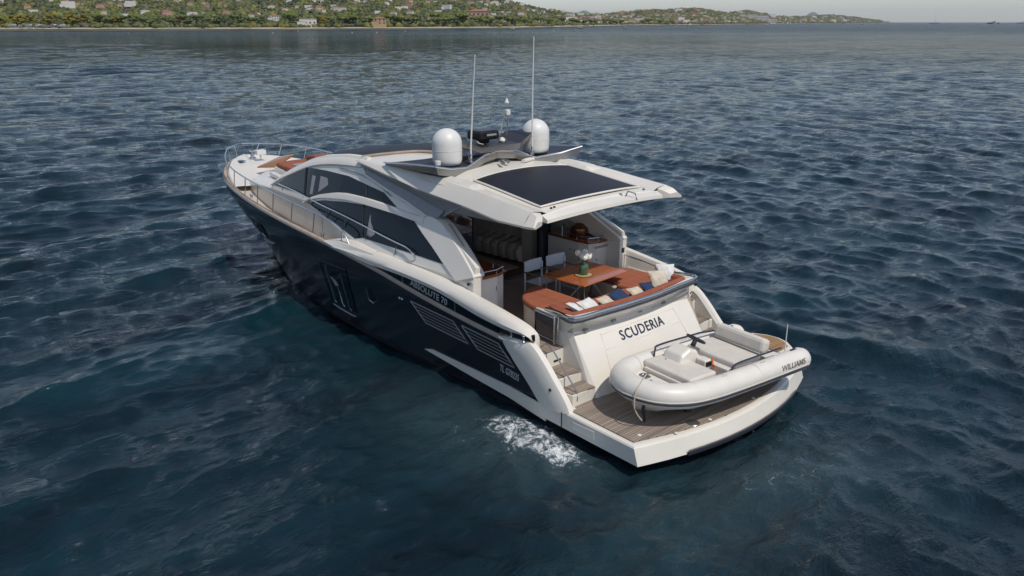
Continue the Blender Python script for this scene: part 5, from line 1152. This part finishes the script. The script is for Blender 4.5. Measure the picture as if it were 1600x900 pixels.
MB().lathe([(0, 0), (.095, 0), (.105, .02), (.105, .20), (.085, .25), (.05, .27), (.045, .30), (.055, .31), (0, .312)], seg=28).build('vase', GREENG, vs_)
m = MB()
for k in range(11):
    a = rng.uniform(0, 6.28); r_ = rng.uniform(.04, .12); m.tube([(0, 0, .28), (r_*.6*math.cos(a), r_*.6*math.sin(a), .36), (r_*math.cos(a), r_*math.sin(a), .42)], .005, 4)
for k in range(70):
    a = rng.uniform(0, 6.28); r_ = rng.uniform(.02, .13); z = rng.uniform(.31, .50); p = Vector((r_*math.cos(a), r_*math.sin(a), z)); d_ = Vector((math.cos(a)*.5, math.sin(a)*.5, rng.uniform(-.3, .6))).normalized()*.05; s_ = d_.cross(Vector((0, 0, 1))).normalized()*.016
    m.add([p, p+d_*.5+s_, p+d_, p+d_*.5-s_], [(0, 1, 2, 3)])
m.build('leaves', LEAF, vs_)
bm = bmesh.new()
for k, (x, y, z, r_) in enumerate([(.10, .10, .50, .055), (-.10, .08, .42, .05), (.05, -.06, .46, .062), (-.06, -.10, .45, .055), (.0, -.02, .52, .06), (-.08, .03, .48, .055), (.09, .05, .47, .05), (-.02, .09, .45, .05), (.03, -.13, .41, .052), (-.12, -.04, .42, .045), (.11, -.03, .41, .045)]):
    g_ = bmesh.ops.create_icosphere(bm, subdivisions=3, radius=r_*1.22, matrix=Matrix.Translation((x, y, z)))
    for vv in g_['verts']:
        c = Vector((x, y, z)); d_ = vv.co - c; q = math.sin(d_.x*170+k)*math.sin(d_.y*170)*math.sin(d_.z*150+1); vv.co = c + d_*(1 + .16*q)
me = bpy.data.meshes.new('blooms'); bm.to_mesh(me); bm.free(); me.materials.append(PETAL)
o = bpy.data.objects.new('blooms', me); COL.objects.link(o); o.parent = vs_
# two director chairs with their backs to the saloon
def chair():
    t = empty('deck_chair')
    for sx in (1, -1):
        m = MB(); m.box((sx*.29, -.25, .40), (.03, .035, .80)); m.build('back_leg', CHAIRM, t, bevel=.004)
        m = MB(); m.box((sx*.29, .22, .31), (.03, .035, .62)); m.build('front_leg', CHAIRM, t, bevel=.004)
        m = MB(); m.box((sx*.29, -.015, .635), (.05, .54, .025)); m.build('armrest', mat('arm_teak', (.14, .09, .06), .5), t, bevel=.008)
        m = MB(); m.box((sx*.29, -.015, .05), (.025, .44, .03)); m.build('floor_rail', CHAIRM, t)
    m = MB(); m.box((0, -.02, .41), (.56, .44, .025)); m.build('seat', CHAIRF, t, bevel=.01)
    m = MB(); secs = [[(x, -.265 - .035*(1-(x/.29)**2), z) for x in np.linspace(-.30, .30, 9)] for z in (.60, .66, .74, .82, .88)]
    m.loft(secs); m.loft([[(p[0], p[1]-.014, p[2]) for p in s_] for s_ in secs]); m.build('backrest', CHAIRF, t)
    return t
def copy_tree(o, parent=None):
    c = o.copy(); COL.objects.link(c)
    if parent: c.parent = parent
    for ch in list(o.children): copy_tree(ch, c)
    return c
c1 = chair(); c1.location = (5.38, .10, 1.43); c1.rotation_euler[2] = R(93)
c2 = copy_tree(c1); c2.location = (5.36, -.60, 1.43); c2.rotation_euler[2] = R(87)
tag(c1, 'white director chair at the port corner of the table, nearer the port bar', 'chair', 'director chairs at the table')
tag(c2, 'white director chair behind the vase, nearer the starboard bar', 'chair', 'director chairs at the table')
# scatter cushions along the settee back
def cushion(loc, rot, size, m_, label, th=.13):
    v = []; f = []; nn = 12
    for side in (1, -1):
        b0 = len(v)
        for i in range(nn+1):
            for j in range(nn+1):
                a = -1 + 2*i/nn; b = -1 + 2*j/nn; h = ((1-a*a)*(1-b*b))**.45
                pin = 1 - .10*(1-abs(a*b)) * (abs(a)**4 + abs(b)**4)/1.2; wr = .012*math.sin(7*a+3*b+loc[1]*9)*h + .01*math.sin(11*b-4*a)*h
                v.append((a*size[0]/2*pin, b*size[1]/2*pin, side*(h*th/2 + wr*.8)))
        for i in range(nn):
            for j in range(nn):
                q = (b0+i*(nn+1)+j, b0+(i+1)*(nn+1)+j, b0+(i+1)*(nn+1)+j+1, b0+i*(nn+1)+j+1); f.append(q if side > 0 else q[::-1])
    mb = MB(); mb.add(v, f, 0, True); o = mb.build('scatter_cushion', m_, None, weld=True); o.location = loc; o.rotation_euler = rot
    tag(o, label, 'cushion', 'scatter cushions on the settee'); return o
cushion((3.02, 1.42, 2.09), (R(18), R(-24), R(28)), (.42, .42), WFAB, 'white scatter cushion at the port corner of the settee')
cushion((2.92, 1.10, 2.09), (R(0), R(-26), R(8)), (.42, .46), WFAB, 'white scatter cushion second from the port corner of the settee')
cushion((2.82, .66, 2.085), (R(5), R(-26), R(12)), (.40, .42), CFAB, 'cream scatter cushion between the white and dark blue ones')
cushion((2.86, .20, 2.09), (R(-5), R(-24), R(10)), (.44, .46), BFAB, 'large dark blue scatter cushion in the middle of the settee')
cushion((2.80, -.28, 2.085), (R(4), R(-28), R(-2)), (.38, .40), CFAB, 'cream scatter cushion between the two blue ones')
cushion((2.84, -.72, 2.09), (R(8), R(-28), R(-6)), (.38, .38), BFAB, 'small dark blue scatter cushion towards the starboard side')
cushion((3.02, -1.30, 2.15), (R(0), R(-52), R(-20)), (.42, .44), CFAB, 'cream scatter cushion leaning at the starboard corner of the settee')
cushion((3.16, -1.72, 2.17), (R(0), R(-60), R(-42)), (.42, .42), WFAB, 'white scatter cushion leaning upright at the starboard corner')
# saloon furniture
sf = empty('saloon_sofa', (8.95, -1.75, 1.46), R(4), label='channel tufted pale boucle sofa inside the saloon', cat='sofa')
m = MB(); nseg = 66; secs = []
for i in range(nseg+1):
    x = -1.25 + 2.5*i/nseg; fl = abs(math.sin(math.pi*(i/nseg)*8))**.5; q = .90 + .10*fl; e = min(1, (1.25-abs(x))*5+.35)
    secs.append([(x, -.42, 0), (x, .38*q, .02), (x, .46*q*e, .18), (x, .46*q*e, .36), (x, .34*q*e, .48*q), (x, .05, .50*q), (x, -.10, .56*q), (x, -.16*e, .82*q*e**.4), (x, -.30, .88*q*e**.4), (x, -.42, .80*q*e**.4)])
m.loft(secs, closed=True, caps=True); m.build('upholstery', SOFA, sf)
m = MB(); m.box((0, 0, .02), (2.4, .76, .03)); m.build('plinth', BLACKTRIM, sf)
rg_ = MB(); rg_.prism([(9.6, .3, 1.462), (7.5, .3, 1.462), (7.5, -1.15, 1.462), (9.6, -1.15, 1.462)], (0, 0, .012)); o = rg_.build('saloon_rug', RUGM, None); tag(o, 'flat woven beige rug on the saloon floor before the sofa', 'rug')
pl = empty('potted_plant', (8.0, 1.45, 2.42), label='leafy green plant in a glass jar on the saloon counter', cat='plant')
MB().lathe([(0, 0), (.09, 0), (.10, .03), (.10, .22), (.06, .27), (.06, .3), (0, .3)], seg=20).build('jar', GREENG, pl)
m = MB()
for k in range(160):
    a = rng.uniform(0, 6.28); r_ = rng.uniform(.02, .26); z = rng.uniform(.30, .75); p = Vector((r_*math.cos(a), r_*math.sin(a), z)); d_ = Vector((math.cos(a), math.sin(a), rng.uniform(-.5, .6))).normalized()*.10; s_ = d_.cross(Vector((0, 0, 1))).normalized()*.03
    m.add([p, p+d_*.5+s_, p+d_, p+d_*.5-s_], [(0, 1, 2, 3)])
m.build('leaves', LEAF, pl)
sb = empty('saloon_sideboard', (8.2, 1.40, 1.46), label='low walnut sideboard behind the port sliding door', cat='sideboard')
m = MB(); m.box((0, .05, .46), (1.9, .6, .90)); m.build('carcass', WALNUT, sb, bevel=.01)
m = MB(); m.box((0, .05, .935), (1.95, .64, .04)); m.build('top', COUNTERW, sb, bevel=.008)
for k in range(6):
    x, y = (5.35 + .16*k + .03*(k % 2), 1.72 + .10*((k*7) % 3)) ; h = (.16, .22, .14, .24, .17, .2)[k]
    b_ = MB().lathe([(0, 0), (.035, 0), (.038, .01), (.038, h*.6), (.015, h*.78), (.014, h), (0, h)], seg=14).build('bottle', [GREENG, GLASS, GREYM][k % 3], None); b_.location = (x + .5, y, 2.461)
    tag(b_, 'small bottle or glass standing on the port bar top', 'bottle', 'bottles and glasses on the port bar')

# ------------------------------------------------------------ sea air
m = MB(); m.box((5000, -5000, 130), (26000, 26000, 266)); hz = m.build('haze', None or mat('haze_air', (1, 1, 1)), None)
hm = MATS['haze_air']; hm.node_tree.nodes.clear(); ho = hm.node_tree.nodes.new('ShaderNodeOutputMaterial'); hv = hm.node_tree.nodes.new('ShaderNodeVolumePrincipled')
hv.inputs["Color"].default_value = (.72, .78, .86, 1); hv.inputs['Density'].default_value = .00004; hv.inputs['Anisotropy'].default_value = 0
hm.node_tree.links.new(hv.outputs[0], ho.inputs['Volume']); tag(hz, kind='stuff', label='thin pale sea haze over the bay', cat='haze')
